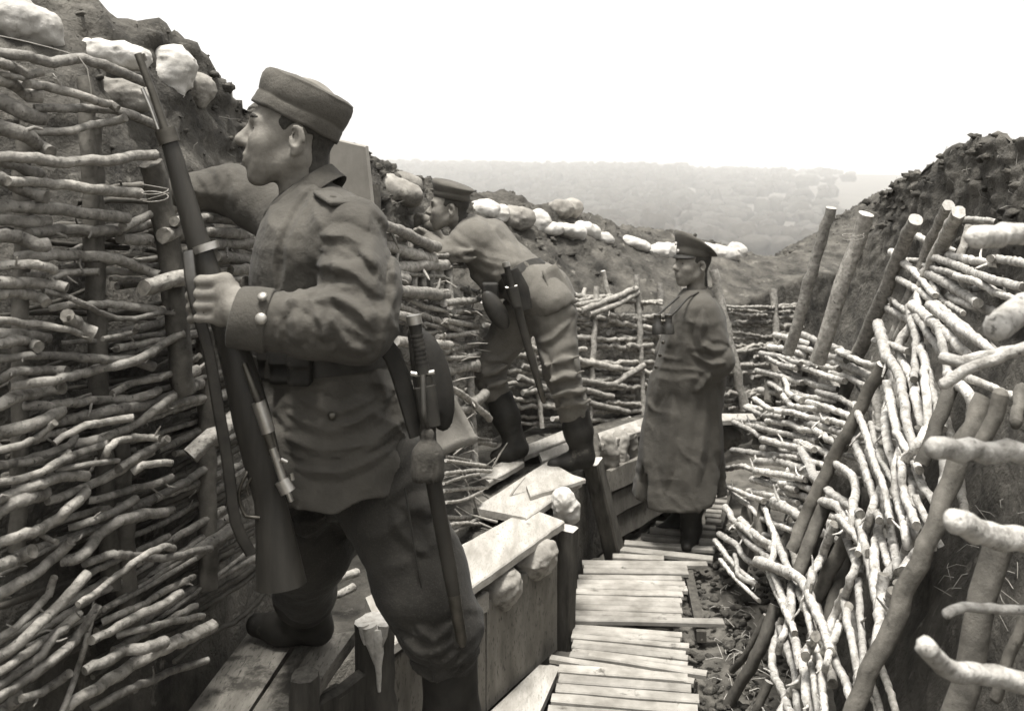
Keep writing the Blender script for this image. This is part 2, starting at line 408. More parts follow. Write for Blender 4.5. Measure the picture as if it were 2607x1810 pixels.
# earth banks: swept sections base > wall top > ridge > outer foot
def bank(name, st, label, cols=110, step=.035, amp=.055, seed=0):
    st = np.asarray(st, float)                      # (bx,by, tx,ty,tz, rx,ry,rz)
    d = np.concatenate([[0], np.cumsum(np.linalg.norm(np.diff(st[:, 2:4], axis=0), axis=1))])
    n = int(d[-1]/step); s = np.linspace(0, d[-1], n)
    g = np.stack([np.interp(s, d, st[:, i]) for i in range(8)], 1)
    k = np.exp(-np.linspace(-2, 2, 19)**2); k /= k.sum()
    g = np.stack([np.convolve(np.pad(g[:, i], 9, mode='edge'), k, 'valid') for i in range(8)], 1)
    b = np.stack([g[:, 0], g[:, 1], g[:, 0]*0-.15], 1); t = g[:, 2:5]; r = g[:, 5:8]
    ow = r-t; ow[:, 2] = 0; ow /= np.linalg.norm(ow, axis=1)[:, None]
    o1 = r+ow*.7+[0, 0, -.12]; o2 = r+ow*3.2; o2[:, 2] = -.9
    u = np.linspace(0, 4, cols); u = np.where(u < 2, u, u)
    key = [b, t, r, o1, o2]; rows = []
    ct = np.concatenate([np.linspace(0, 1, 34, endpoint=False), np.linspace(1, 2, 42, endpoint=False), np.linspace(2, 3, 22, endpoint=False), np.linspace(3, 4, 12)])
    for c in ct:
        i = min(int(c), 3); f = c-i; q = key[i]*(1-f)+key[i+1]*f
        if i == 1: q = q+np.outer(np.full(len(q), math.sin(math.pi*f)*.09), [0, 0, 1])
        rows.append(q)
    Q = np.stack(rows, 1)
    du = np.gradient(Q, axis=0); dv = np.gradient(Q, axis=1); N = np.cross(du, dv); N /= np.maximum(np.linalg.norm(N, axis=2), 1e-9)[..., None]
    if N[len(N)//2, 60, 2] < 0: N = -N; flip = True
    else: flip = False
    w = np.interp(ct, [0, .8, 1.2, 2, 3, 4], [.35, .5, .9, 1.35, 1.5, 1])[None, :]
    p = Q*1.0
    dsp = (fbm(p*3.1, 5, seed)-.48)*2.2+(ridge(fbm(p*7.3+3, 3, seed+4))-.4)*.55+(np.abs(noise(p*17, seed+8)-.5)*2-.4)*.42+(noise(p*39, seed+12)-.5)*.22
    Q = Q+N*(dsp*amp*w)[..., None]
    fc = grid_faces(len(Q), len(ct)); fc = [x[::-1] for x in fc] if flip else fc
    o = mesh_obj(name, Q.reshape(-1, 3), fc, 'earth'); tag(o, label, kind='structure'); return o, Q
lb = [(-1.50, .3, -1.62, .3, 1.85, -2.3, .7, 2.45), (-1.06, 1.7, -1.22, 1.7, 1.85, -1.75, 2.1, 2.66), (-.86, 2.35, -1.02, 2.4, 1.85, -1.36, 2.9, 2.66),
      (-.76, 2.8, -.94, 2.9, 1.8, -1.12, 3.35, 2.56), (-.80, 3.2, -1.0, 3.3, 1.75, -1.05, 3.75, 2.37), (-.62, 4.2, -.80, 4.3, 1.66, -.78, 5.4, 2.22),
      (-.28, 5.75, -.42, 5.85, 1.40, -.40, 6.9, 2.04), (.1, 6.35, .05, 6.48, 1.12, .3, 7.8, 1.88), (1.0, 7.15, .98, 7.28, 1.08, 1.1, 9.0, 1.68),
      (1.9, 8.0, 1.88, 8.12, 1.08, 2.0, 10.0, 1.50), (2.6, 8.6, 2.6, 8.8, 1.25, 2.9, 11.0, 1.22), (3.2, 9.3, 3.3, 9.6, 1.2, 3.7, 11.8, 1.5), (4.2, 10.3, 4.3, 10.5, 1.3, 4.7, 12.6, 1.95), (6, 11.5, 6.2, 11.8, 1.3, 6.6, 13.6, 1.95)]
left_bank, LQ = bank('earth_bank', lb, 'turned earth parapet behind the left and far wattle', seed=2)
def rb(Y, rx, ry, rz, tz=1.5):
    bx = max(min(.86+.23*(Y-3.92), .768+.05*Y), .5)+.38
    return (bx, Y, bx+.47*tz, Y, tz, rx, ry, rz)
rbs = [rb(-.4, 1.9, -.4, 2.2), rb(.8, 1.85, .9, 2.25), rb(2.0, 1.75, 2.1, 2.28), rb(3.0, 1.86, 3.1, 2.27), rb(3.75, 1.98, 3.8, 2.25), rb(4.6, 2.2, 4.8, 2.27),
       rb(5.3, 2.2, 5.7, 2.06), (1.62, 6.0, 2.05, 6.1, 1.4, 2.38, 6.4, 1.96), (1.98, 6.8, 2.3, 6.9, 1.3, 2.62, 7.3, 1.66), (2.5, 8.0, 2.8, 8.0, 1.15, 3.1, 8.3, 1.42), (3.2, 9.4, 3.4, 9.4, 1.0, 3.9, 9.6, 1.15)]
right_bank, RQ = bank('earth_bank', rbs, 'steep spoil bank behind the right wattle', seed=40, amp=.06)

from mathutils.bvhtree import BVHTree
def bvh(Q): 
    nu, nv = Q.shape[:2]; return BVHTree.FromPolygons([tuple(map(float, p)) for p in Q.reshape(-1, 3)], grid_faces(nu, nv))
LB = bvh(LQ)
def on_bank(x, y, Y0, lift=.4, r=.06):
    d = V(((x-CX)/F, 1.0, -(y-YH)/F)); h_, n_, i_, t_ = LB.ray_cast(V((0, 0, HC)), d.normalized())
    if h_ is None: return P(x, y, Y0), 1.0
    h_ = np.array(h_); c_ = h_-np.array(d)*r*lift; return c_, h_[1]/Y0
# trench floor
gx = np.linspace(-1.8, 3.4, 150); gy = np.linspace(-1.0, 9.2, 290); XX, YY = np.meshgrid(gx, gy, indexing='ij')
pp = np.stack([XX, YY, XX*0], -1)
ZZ = -.07+.075*(fbm(pp*2.2, 5, 21)-.5)*2+.03*(noise(pp*14, 22)-.5)+.05*smooth01((XX-.75-.2*(YY-4))/.4)
o = mesh_obj('trench_floor', np.stack([XX, YY, ZZ], -1).reshape(-1, 3), [f[::-1] for f in grid_faces(150, 290)], 'floor_earth'); tag(o, 'muddy earth floor of the trench', kind='structure')

# lumps of soil lying on the crests and at the foot of the walls: uncountable
def lump(mb, c, r, rr):
    v = []; n = 7
    e = rr.uniform(.6, 1.5); ph = rr.uniform(0, 6); sh = rr.uniform(-.5, .5)
    for (a, w) in ((-.8, .55), (-.25, 1), (.35, .9), (.85, .4)):
        for j in range(n):
            t = j/n*6.283; q = r*w*rr.uniform(.45, 1.4); x, y = q*math.cos(t)*e, q*math.sin(t)/e; cz, sz = math.cos(ph), math.sin(ph)
            v.append([c[0]+x*cz-y*sz+sh*a*r, c[1]+x*sz+y*cz, c[2]+a*r*.7*rr.uniform(.6, 1.3)])
    f = [[k*n+j, k*n+(j+1) % n, (k+1)*n+(j+1) % n, (k+1)*n+j] for k in range(3) for j in range(n)]+[[21+j for j in range(n)], [n-1-j for j in range(n)]]
    mb.add(v, f, 0, True)
mb = MB(); rr = random.Random(8)
for Q, n in ((LQ, 1500), (RQ, 1300)):
    for k in range(n):
        i = rr.randrange(5, len(Q)-5); j = min(max(int(rr.gauss(72, 12)), 36), 100)
        c = Q[i, j]; r = .006+.036*rr.random()**4; lump(mb, c-[0, 0, r*.15], r, rr)
for k in range(700):
    x = rr.uniform(.6, 1.25); y = rr.uniform(3.3, 6); lump(mb, (x+.2*(y-4), y, -.02+rr.uniform(0, .03)), abs(rr.gauss(0, .012))+.004, rr)
o = mb.build('soil_clods', 'earth'); tag(o, 'loose clods of soil strewn along crests and trench floor', 'soil', kind='stuff')

# the air: pale even haze over everything
mb = MB(); X0, X1, Y0, Y1, Z0, Z1 = -3700, 3700, -60, 4700, -48, 72
box_pts(mb, [(X0, Y0, Z0), (X1, Y0, Z0), (X1, Y1, Z0), (X0, Y1, Z0), (X0, Y0, Z1), (X1, Y0, Z1), (X1, Y1, Z1), (X0, Y1, Z1)])
hm = bpy.data.materials.new('haze'); hm.use_nodes = True; t = hm.node_tree; t.nodes.clear()
pv = t.nodes.new('ShaderNodeVolumePrincipled'); mo = t.nodes.new('ShaderNodeOutputMaterial'); t.links.new(pv.outputs[0], mo.inputs['Volume'])
pv.inputs['Color'].default_value = (.97, .96, .94, 1); pv.inputs['Density'].default_value = .0005; pv.inputs['Anisotropy'].default_value = 0.1
M['haze'] = hm
o = mb.build('haze', 'haze'); tag(o, 'pale mist hanging over the fields', kind='stuff')

# ================================================================== WATTLE
def parse(txt, ox, oy, sc):
    o = []
    for ln in txt.strip().splitlines():
        w = ln.split()
        if not w: continue
        flag = ''
        if w[0][0].isalpha(): flag = w[0]; w = w[1:]
        r = float(w[0])*sc; pts = [tuple(float(q) for q in a.split(',')) for a in w[1:]]
        o.append((flag, r, [(ox+x*sc, oy+y*sc) for x, y in pts]))
    return o
def stick(parent, plane, r, pts, off, amp, matn='bark', taper=None, name='branch', sides=9, capm='cut', spurs=True, rj=.035, Yfix=None, jit=.0014, rend=False):
    n = len(pts); ph = rng.random()*6; p3 = []; rad = []
    for i, (x, y) in enumerate(pts):
        o_ = off if not isinstance(off, tuple) else off[0]+(off[1]-off[0])*i/max(1, n-1)
        q = hit(x, y, plane[0], plane[1], o_+amp*math.sin(ph+i*2.1)) if Yfix is None else P(x, y, Yfix[0]+(Yfix[1]-Yfix[0])*i/max(1, n-1))
        p3.append(q); rad.append(r*q[1]/F)
    rad = np.array(rad); tp = taper if taper is not None else rng.uniform(.72, .98)
    t = np.linspace(0, 1, n); rad = rad*(1+(1-tp)*(.5-t)*(1 if rng.random() < .6 else -1))
    mb = MB(); step = max(.02, float(rad.mean())*1.7)
    tube(mb, p3, rad, sides, step, jit*float(rad.mean())/.012, rj, 0, 0 if rend else 1, round_end=rend)
    if spurs:
        for _ in range(rng.integers(0, 3)):
            i = rng.integers(0, n-1); t = rng.random(); b = p3[i]*(1-t)+p3[i+1]*t; ax = unit(p3[i+1]-p3[i]); nn = unit(plane[0])
            dr = unit(ax*rng.uniform(.3, 1)*(1 if rng.random() < .5 else -1)+unit(np.cross(ax, nn))*rng.uniform(-1, 1)+nn*rng.uniform(.0, .7)); rr_ = float(rad[i])
            L = rng.uniform(1.5, 4)*rr_
            tube(mb, [b, b+dr*(rr_+L*.5), b+dr*(rr_+L)+rng.normal(0, .006, 3)], [rr_*.38, rr_*.28, rr_*.16], 6, None, 0, 0, 0, 1)
    return mb.build(name, [matn, capm], parent)
def stake_fill(parent, plane, pts, matn='bark_dark', off=-.035): 
    return stick(parent, plane, pts[0], pts[1], off, .004, matn, .95, 'stake', 10, 'cut', False, .02)

L1 = """42 -200,365 0,365 170,380 370,425 560,400 700,450 860,505 985,562
40 -150,400 0,430 100,470 200,510 290,490
45 -150,520 0,545 130,590 210,650 290,655
20 -100,490 60,515 200,545
33 180,570 330,590 480,630 620,675 740,710 800,740
55 -150,680 0,690 110,730 200,790 290,800
34 230,735 420,735 600,740 780,750 860,768 960,812 1060,850 1130,850
28 200,900 320,900 480,890 620,850 760,830 850,800
55 -150,850 0,860 100,890 200,940 290,1000 345,1030
40 -150,1080 60,1065 220,1070 400,1100 560,1090 750,1090 900,1060 1050,1050
42 -150,1085 0,1100 120,1120 200,1165 265,1180
45 -150,1190 0,1210 100,1260 220,1310 320,1335
38 50,1230 200,1235 420,1250 600,1280 780,1300 945,1315
45 -150,1420 0,1410 200,1410 400,1420 600,1450 860,1480
30 830,1540 940,1490 1060,1440
38 1180,1500 1400,1480 1560,1490 1800,1510
36 1120,1590 1250,1575 1450,1575 1700,1600"""
L2 = """40 -150,25 0,25 150,40 290,40
36 170,110 320,95 460,80 640,95 800,85 890,70
45 -150,120 0,125 130,140 230,180 290,185
40 750,140 930,150
36 100,262 220,255 350,245 520,250 700,265 800,295 900,340 1000,370
33 -150,310 0,310 120,305 230,305 340,340
38 -150,400 0,415 150,415 300,430 420,450
22 300,400 400,365 520,350 620,350
40 -150,480 0,490 150,485 230,510 290,545
18 270,470 400,500 520,545 640,610 780,645 900,630 1020,600 1090,610
28 310,580 430,555 600,555 800,560 950,585 1050,600
62 900,450 1000,410 1160,385
24 -150,645 0,650 150,670 300,690 420,710 520,750
50 420,620 500,690 590,740
20 640,770 740,750 830,730 860,690
35 -100,730 50,735 180,745 300,765
38 -150,800 0,800 100,790 180,790 240,820
28 -150,890 0,890 180,875 350,875 460,880 640,895 830,900 960,940
33 60,1060 250,1040 400,1010 560,970 760,925 900,880 1000,810 1150,730
30 -150,1080 0,1030 80,980 200,970 330,960 420,965
22 700,1110 820,1050 1000,1010 1120,960 1200,910 1250,870
45 -150,1220 0,1180 130,1130 280,1090 390,1070
32 150,1190 280,1185 440,1170 640,1150 860,1140 990,1090
36 200,1330 350,1290 520,1255 700,1220 900,1190 1050,1140 1160,1090 1250,1050
45 -150,1370 0,1355 150,1320 260,1280 380,1220
26 -150,1490 0,1460 130,1430 230,1385 300,1330 345,1290
30 220,1400 300,1370 410,1350
30 470,1420 600,1400 740,1350 860,1290 960,1220 1080,1130 1180,1080
24 340,1420 450,1350 540,1310 700,1280 830,1260
28 -150,1560 0,1560 150,1530 300,1480 420,1440 470,1380
26 650,1520 680,1450 760,1400 900,1385 1000,1390
28 270,1600 400,1520 560,1460 680,1420
30 740,1580 860,1500 970,1440 1050,1390
28 830,1600 900,1560 1070,1545
18 340,1590 560,1550 740,1530
62 1190,1500 1330,1380 1490,1250
42 1100,1040 1240,960
50 1020,120 1180,90 1300,80
38 1330,180 1480,170 1620,165
40 1340,255 1480,265 1620,290
36 1440,340 1640,330
42 1540,420 1700,415"""
L3 = """26 -150,80 0,80 150,70 280,40 400,0
26 -150,200 0,190 130,165 260,125 360,70 430,0
34 -150,350 0,290 120,240 240,200 380,155 540,150
11 530,150 570,100 590,40
45 -150,470 0,380 80,320 160,285 270,250
30 290,300 420,260 560,200 700,130 820,60 930,0
38 -150,640 0,560 120,520 230,480 320,430 400,370 470,310 530,250
18 230,480 290,530 350,555
26 540,300 660,280 780,240 920,205 1060,155
30 420,470 560,430 700,370 840,290
38 380,670 500,640 570,570 620,500 720,430 850,390 1020,370
42 -150,760 0,700 100,660 200,610
38 -150,940 0,870 130,800 250,720 340,640 440,550
24 520,690 620,650 700,630 820,640 960,655 1100,640 1200,610 1300,595
42 1180,640 1290,560 1420,470
26 -150,1190 0,1140 100,1080 220,970 300,880 335,770
36 -150,1320 0,1250 120,1180 220,1080 330,980 420,880 540,750
22 480,940 600,860 720,760 860,660 1000,590 1070,595
30 -150,1430 0,1350 180,1230 320,1130 480,1000
33 -150,1580 0,1500 130,1420 270,1320 400,1230 480,1130 560,1010 605,950
28 -150,1510 0,1430 140,1335 260,1250 330,1140 490,1000
18 640,970 780,900 920,820 1060,740 1200,660
22 630,1050 770,990 900,930 1030,850 1140,800 1190,770
30 560,1160 700,1090 840,1010 980,950 1110,870
22 720,1130 860,1090 1040,1050 1250,1010
42 400,1590 520,1500 650,1420 820,1310 980,1220 1150,1150 1310,1070
36 520,1350 660,1290 760,1230 880,1210 1020,1170
20 380,1600 430,1480 480,1330 520,1200 560,1040
28 130,1520 230,1490 340,1430 430,1360
25 560,1590 720,1500 900,1420 1080,1340 1280,1280
40 -100,1640 40,1580 110,1510
26 1930,880 2080,780 2200,740
24 1960,900 2060,890 2180,830"""
wl = empty('wattle_hurdle', (-.75, 2.3, 0), 'close wattle of thick pale poles beside the soldier holding the rifle', 'wattle')
for (fl, r, pts) in parse(L1, 0, 0, .37594)+parse(L2, 0, 550, .40727)+parse(L3, 0, 1150, .41355):
    stick(wl, LEFT, r*.93, pts, rng.uniform(-.03, .03), .018, 'bark', spurs=rng.random() < .6)
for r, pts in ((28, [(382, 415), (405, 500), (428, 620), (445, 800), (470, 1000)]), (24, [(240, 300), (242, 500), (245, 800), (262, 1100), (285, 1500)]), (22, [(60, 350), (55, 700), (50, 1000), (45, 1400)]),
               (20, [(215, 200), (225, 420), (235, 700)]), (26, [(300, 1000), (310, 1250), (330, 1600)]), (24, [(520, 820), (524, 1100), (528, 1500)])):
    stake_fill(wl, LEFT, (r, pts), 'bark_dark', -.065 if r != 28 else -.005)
for k in range(40):          # the second layer deep in the weave
    x = rng.uniform(-60, 480); y = rng.uniform(560, 1700); L = min(rng.uniform(200, 420), 660-x); vx, vy = 2050, 490
    s = (vy-y)/(vx-x)+rng.normal(0, .08); stick(wl, LEFT, rng.uniform(6, 11), [(x, y), (x+L*.5, y+L*.5*s+rng.normal(0, 8)), (x+L, y+L*s)], rng.uniform(-.085, -.05), .012, 'bark')

for k in range(80):          # sticks added behind the weave; their dark colour deepens the shade in gaps
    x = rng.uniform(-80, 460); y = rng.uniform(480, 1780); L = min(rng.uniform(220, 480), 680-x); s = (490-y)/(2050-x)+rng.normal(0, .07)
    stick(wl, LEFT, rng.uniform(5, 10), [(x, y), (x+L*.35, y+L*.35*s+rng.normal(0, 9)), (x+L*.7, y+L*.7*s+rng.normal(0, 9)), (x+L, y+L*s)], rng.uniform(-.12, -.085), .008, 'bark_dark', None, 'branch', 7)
M1 = """28 -150,240 0,270 130,320 220,350 320,400 400,430
24 0,360 150,380 240,390
28 -80,400 80,420 200,440 290,470 380,490
28 -80,540 60,540 210,535 320,520 440,515
26 60,570 200,575 250,585
26 -60,620 100,635 220,640 330,650 440,660
16 120,690 230,720 340,760 440,800 520,840
22 100,740 230,760 300,780
24 200,880 330,890 460,900
16 300,960 400,940 500,910 590,890
22 320,1050 430,1030 500,1010 590,990
16 400,1060 460,1100 540,1150 620,1220 650,1250
24 430,1220 510,1210 570,1180 630,1130
18 430,700 520,690 600,680
14 440,780 540,800 590,810
14 500,620 560,640 600,650
12 400,860 500,850 590,840
13 480,740 540,735 610,745
12 420,960 520,960 600,940
S 9 440,1450 540,1463 630,1475
S 9 430,1512 560,1498 655,1500
S 8 430,1560 520,1530 600,1515
S 9 430,1595 540,1585 640,1580
S 8 440,1650 520,1640 610,1600
S 10 430,1720 520,1725 590,1715
S 10 420,1760 520,1750 600,1755
S 9 400,1830 520,1770 620,1710"""
wm = empty('wattle_hurdle', (-.4, 4.5, 0), 'short wattle of stout pole ends under the leaning soldier', 'wattle')
for (fl, r, pts) in parse(M1, 900, 400, .5327):
    if pts[0][0] < 965 and fl == '': pts = [(690, pts[0][1]-(pts[0][0]-690)*.05), (830, pts[0][1]-(pts[0][0]-830)*.03)]+[p for p in pts if p[0] > 850]
    stick(wm, MID, r, pts, rng.uniform(-.03, .04) if fl == '' else rng.uniform(.06, .10), .012 if fl == '' else .004, 'bark', None, 'branch', 9, 'cut_pale')
for r, pts in ((9, [(1075, 690), (1080, 770)]), (9, [(1097, 690), (1103, 760)]), (11, [(1140, 640), (1150, 900), (1160, 1150)]), (11, [(1050, 600), (1060, 900), (1080, 1200)]), (10, [(1190, 740), (1200, 1000), (1210, 1200)])):
    stake_fill(wm, MID, (r, pts), 'bark', -.04)
for k in range(34):
    x = rng.uniform(980, 1150); y = rng.uniform(640, 1180); L = rng.uniform(60, 160); s = rng.normal(0, .22)
    stick(wm, MID, rng.uniform(3.5, 7), [(x, y), (x+L*.5, y+L*.5*s+rng.normal(0, 5)), (x+L, y+L*s)], rng.uniform(-.05, .0), .015, 'bark', None, 'branch', 7)

# far wattle that closes the view behind the officer
wb = empty('wattle_hurdle', (.6, 6.6, 0), 'far wattle of thin woven rods behind the officer in the long coat', 'wattle')
def back_rows(x0, x1, ytop, ybot, rows, slope0, slope1, seed, rlo, rhi, seg=(140, 330)):
    g = np.random.default_rng(seed)
    for i in range(rows):
        t = (i+.5)/rows; x = x0+g.uniform(-20, 60)
        while x < x1:
            L = g.uniform(*seg); y = ytop+(ybot-ytop)*t+g.normal(0, 4); sl = slope0+(slope1-slope0)*t+g.normal(0, .05)
            yy = y+sl*(x-x0); n = 4; pts = [(x+L*j/(n-1), yy+sl*L*j/(n-1)+g.normal(0, 3.2)) for j in range(n)]
            pts = [(min(a, x1+25), b) for a, b in pts if a < x1+60]
            if len(pts) >= 2: stick(wb, BACK, g.uniform(rlo, rhi), pts, g.uniform(-.03, .04), .02, 'bark', None, 'branch', 7, 'cut_pale', spurs=False, jit=.004)
            x += L*g.uniform(.55, .9)
back_rows(1240, 1660, 742, 1075, 21, .06, .05, 3, 4.5, 7.5)
back_rows(1800, 2020, 770, 1090, 22, .03, -.14, 5, 4.0, 6.5, (120, 220))
for x0, y0, x1, y1, r in ((1405, 700, 1445, 1060, 8), (1520, 730, 1500, 1080, 8), (1340, 740, 1380, 1090, 7), (1620, 700, 1640, 1070, 8), (1585, 860, 1620, 1080, 7), (1970, 735, 1985, 1000, 9),
                          (1816, 688, 1896, 1045, 13), (1535, 690, 1560, 800, 7), (1680, 720, 1690, 900, 8), (1620, 715, 1632, 790, 7), (1740, 700, 1760, 1060, 8), (1490, 735, 1450, 900, 6), (1930, 790, 1925, 1080, 8)):
    stick(wb, BACK, r, [(x0, y0), ((x0+x1)/2, (y0+y1)/2), (x1, y1)], .05 if r == 13 else (.03 if rng.random() < .45 else -.03), .0, 'bark', .9, 'stake', 8, 'cut_pale', False)
for pts in ([(1480, 790), (1560, 760), (1620, 735)], [(1500, 800), (1570, 775), (1625, 745)], [(1290, 800), (1380, 770), (1420, 775)], [(1330, 930), (1430, 960), (1590, 985)], [(1320, 960), (1450, 1010), (1600, 1050)],
            [(1330, 1000), (1440, 985), (1560, 1010)], [(1300, 870), (1420, 905), (1580, 940)], [(1560, 980), (1600, 955), (1640, 930)]):
    stick(wb, BACK, 8, pts, .05, .0, 'bark', None, 'branch', 8, 'cut_pale')

# right wall
R1 = """30 1130,790 1240,840 1370,890
34 1340,930 1500,960 1660,985
26 1100,970 1200,970 1290,980
33 1300,960 1420,1000 1560,1060 1700,1110 1830,1140
30 1020,940 1100,1010 1180,1090 1250,1170
28 1220,1010 1320,1035 1420,1060
38 1210,1050 1320,1100 1430,1165 1530,1230
32 1060,1110 1160,1170 1250,1230 1360,1320 1460,1400 1560,1490 1640,1550
26 1280,1160 1320,1230 1430,1300
24 1000,1250 1080,1310 1160,1350
35 990,1310 1060,1350 1130,1380
36 1410,1230 1520,1270 1660,1310
34 1700,960 1800,970 1960,1010
30 1440,1080 1560,1110 1680,1180 1800,1220
26 1480,690 1560,690 1640,700
30 1540,1160 1640,1150 1720,1190"""
R2 = """27 505,150 580,170 650,190
27 680,155 780,195 880,230 940,260
27 930,270 1040,320 1150,350
26 470,230 560,245 640,270
28 610,215 700,245 800,275 900,300
37 820,320 930,350 1040,390 1130,430
22 410,275 500,290 590,320
26 585,290 680,335 770,355 850,365
24 420,295 490,340 560,355
26 565,335 680,370 800,415 890,440
26 540,385 640,440 740,480 840,500
24 385,395 480,420 600,455
26 880,410 960,430 1080,490
24 450,480 510,520 570,550 680,560 830,580
24 535,470 550,530 600,560
26 540,580 580,620 680,635 790,640
26 800,540 900,570 1000,630
28 730,610 840,640 970,690
22 360,600 420,640 500,650
20 300,650 370,680 460,690
24 510,660 600,670 690,700 770,715
28 770,680 840,720 950,750
22 220,720 340,740 460,760
24 455,730 560,740 640,780 760,785
24 320,760 440,790 560,815 700,850
28 720,750 810,770 880,790 950,820
22 220,750 300,790 370,830 430,850
28 420,860 540,890 680,910
28 650,880 760,920 850,960
30 760,800 830,850 900,890
26 220,930 320,940 430,970
28 610,940 700,990 810,1030
22 430,950 540,960 640,980
32 380,1000 490,1000 580,1030 660,1050
22 180,1040 240,1030 300,1050 380,1060
28 380,1070 500,1085 620,1110
28 590,1070 690,1090 790,1080
26 540,1150 640,1160 740,1210
26 350,1130 460,1160 560,1180
26 330,1210 440,1230 570,1265
28 540,1210 640,1230 720,1260
22 190,1190 260,1220 340,1250
38 500,1290 570,1330 650,1380
22 210,1240 300,1310 350,1370 430,1410 540,1450
V 42 1190,180 1220,290 1290,390 1330,560 1360,760 1400,900
V 40 1360,110 1300,190 1320,310 1390,450 1420,620 1460,760
V 36 1430,-20 1430,150 1470,300 1520,500 1570,670
V 35 1390,60 1420,200 1410,330
V 38 1230,400 1230,560 1210,720 1230,900 1270,1020
V 38 1240,560 1270,720 1330,880 1380,960
V 35 1020,720 1010,860 1050,990 1100,1140 1140,1290
V 33 1040,720 1090,850 1130,1000 1190,1150 1220,1290
V 26 1130,850 1150,950 1210,1050 1270,1160
V 40 1480,480 1490,620 1490,760 1420,880 1350,980
V 40 1310,900 1280,1060 1280,1200 1320,1360 1340,1470
V 38 1390,960 1390,1100 1400,1240 1460,1380 1490,1470
V 36 1430,880 1420,1040 1460,1160 1530,1260
V 36 1320,1060 1330,1200 1380,1330
V 40 690,1020 720,1090 790,1170 880,1240 950,1290
V 36 910,1040 980,1090 1010,1170 990,1290 980,1400
V 42 820,1280 900,1310 950,1390 1010,1490 1050,1560
V 36 1450,60 1540,190 1620,280 1720,300
V 44 1480,10 1590,100 1700,210
V 44 1600,10 1730,110 1890,220
V 40 1590,180 1620,330 1640,420
V 50 1710,480 1790,560 1800,680
V 35 1820,450 1900,480 1990,520
V 34 1600,980 1610,1100 1560,1250 1540,1340
22 1060,760 1120,770 1190,790
30 1180,190 1240,205 1320,235"""
R3 = """30 160,160 200,220 290,290 380,370 450,410
32 270,240 350,320 450,380
32 250,300 320,390 430,470 560,570 700,680
26 130,340 220,400 280,490 420,560
22 90,400 150,480 230,570 330,650
22 210,510 230,610 320,660
20 130,540 220,650 340,760
V 30 450,220 490,330 480,450 450,560 490,700 560,850 590,920
V 36 470,260 530,420 590,560 650,700 700,800
V 44 480,550 610,600 700,670 760,800 830,960 860,1050
V 40 880,350 830,470 770,600 730,740
V 36 990,250 1020,370 1070,500
V 38 1030,280 1100,360
V 40 1110,460 1040,640 1000,800 1020,950 1060,1130 1090,1340
V 42 1120,300 1150,420 1180,560 1220,760
V 36 1190,150 1150,280 1130,340
V 40 1250,100 1240,290 1210,450 1220,620
V 38 1110,560 1100,740 1110,900 1130,1100 1140,1270
V 55 1500,150 1480,330 1420,470 1330,600
C 58 1560,430 1490,510 1430,590
C 52 1280,600 1260,800 1240,1000 1240,1180
C 48 1345,720 1335,850 1325,945
C 40 1380,660 1400,760 1412,825
V 36 1280,400 1320,540 1370,600
V 38 1330,170 1340,320 1370,470
V 36 1390,100 1430,200 1450,300
V 33 1560,140 1600,230 1640,300
V 40 610,780 600,950 640,1080 660,1180
V 34 500,640 560,800 590,920 550,1050
V 38 510,1050 470,1180 490,1340 550,1460 600,1610
V 34 560,1080 600,1200 640,1340 650,1480
V 32 740,930 770,1060 810,1200 830,1330 840,1500 860,1620
V 40 950,840 900,960 850,1060 790,1110
V 40 980,940 920,1070 830,1190
V 40 880,1150 940,1250 1010,1400 1060,1600
C 46 790,1050 750,1120 715,1200
V 45 700,1290 720,1450 740,1620
V 32 760,1250 780,1400 810,1610
V 32 870,1240 840,1360 850,1620
V 36 1090,1340 1100,1500 1110,1620
V 40 1220,1210 1150,1310
V 44 520,1640 600,1480 650,1420"""
wr = empty('wattle_hurdle', (1.2, 4.2, 0), 'steep wattle of pale crossing branches along the right bank', 'wattle')
for (fl, r, pts) in parse(R1, 1900, 300, .37586)+parse(R2, 1800, 800, .37587)+parse(R3, 1800, 1250, .35102):
    off = rng.uniform(-.03, .02) if fl == '' else (rng.uniform(.0, .05) if fl == 'V' else .07)
    if fl != 'C':
        (xa, ya), (xb, yb) = pts[0], pts[1]; l = math.hypot(xb-xa, yb-ya)+1e-6; e = 18 if fl == '' else 42; p_a = (xa-(xb-xa)/l*e, ya-(yb-ya)/l*e)
        (xa, ya), (xb, yb) = pts[-1], pts[-2]; l = math.hypot(xb-xa, yb-ya)+1e-6; pts = [p_a]+pts+[(xa-(xb-xa)/l*e, ya-(yb-ya)/l*e)]
    far_ = fl == '' and max(p[0] for p in pts) < 2260
    stick(wr, RIGHT2 if far_ else RIGHT, r*.82, pts, off, .014, 'bark_pale', 1.0 if fl == 'C' else None)
def rs(sc, ox, oy, pts): return [(ox+x*sc, oy+y*sc) for x, y in pts]
A1 = (.37586, 1900, 300); A2 = (.37587, 1800, 800); A3 = (.35102, 1800, 1250)
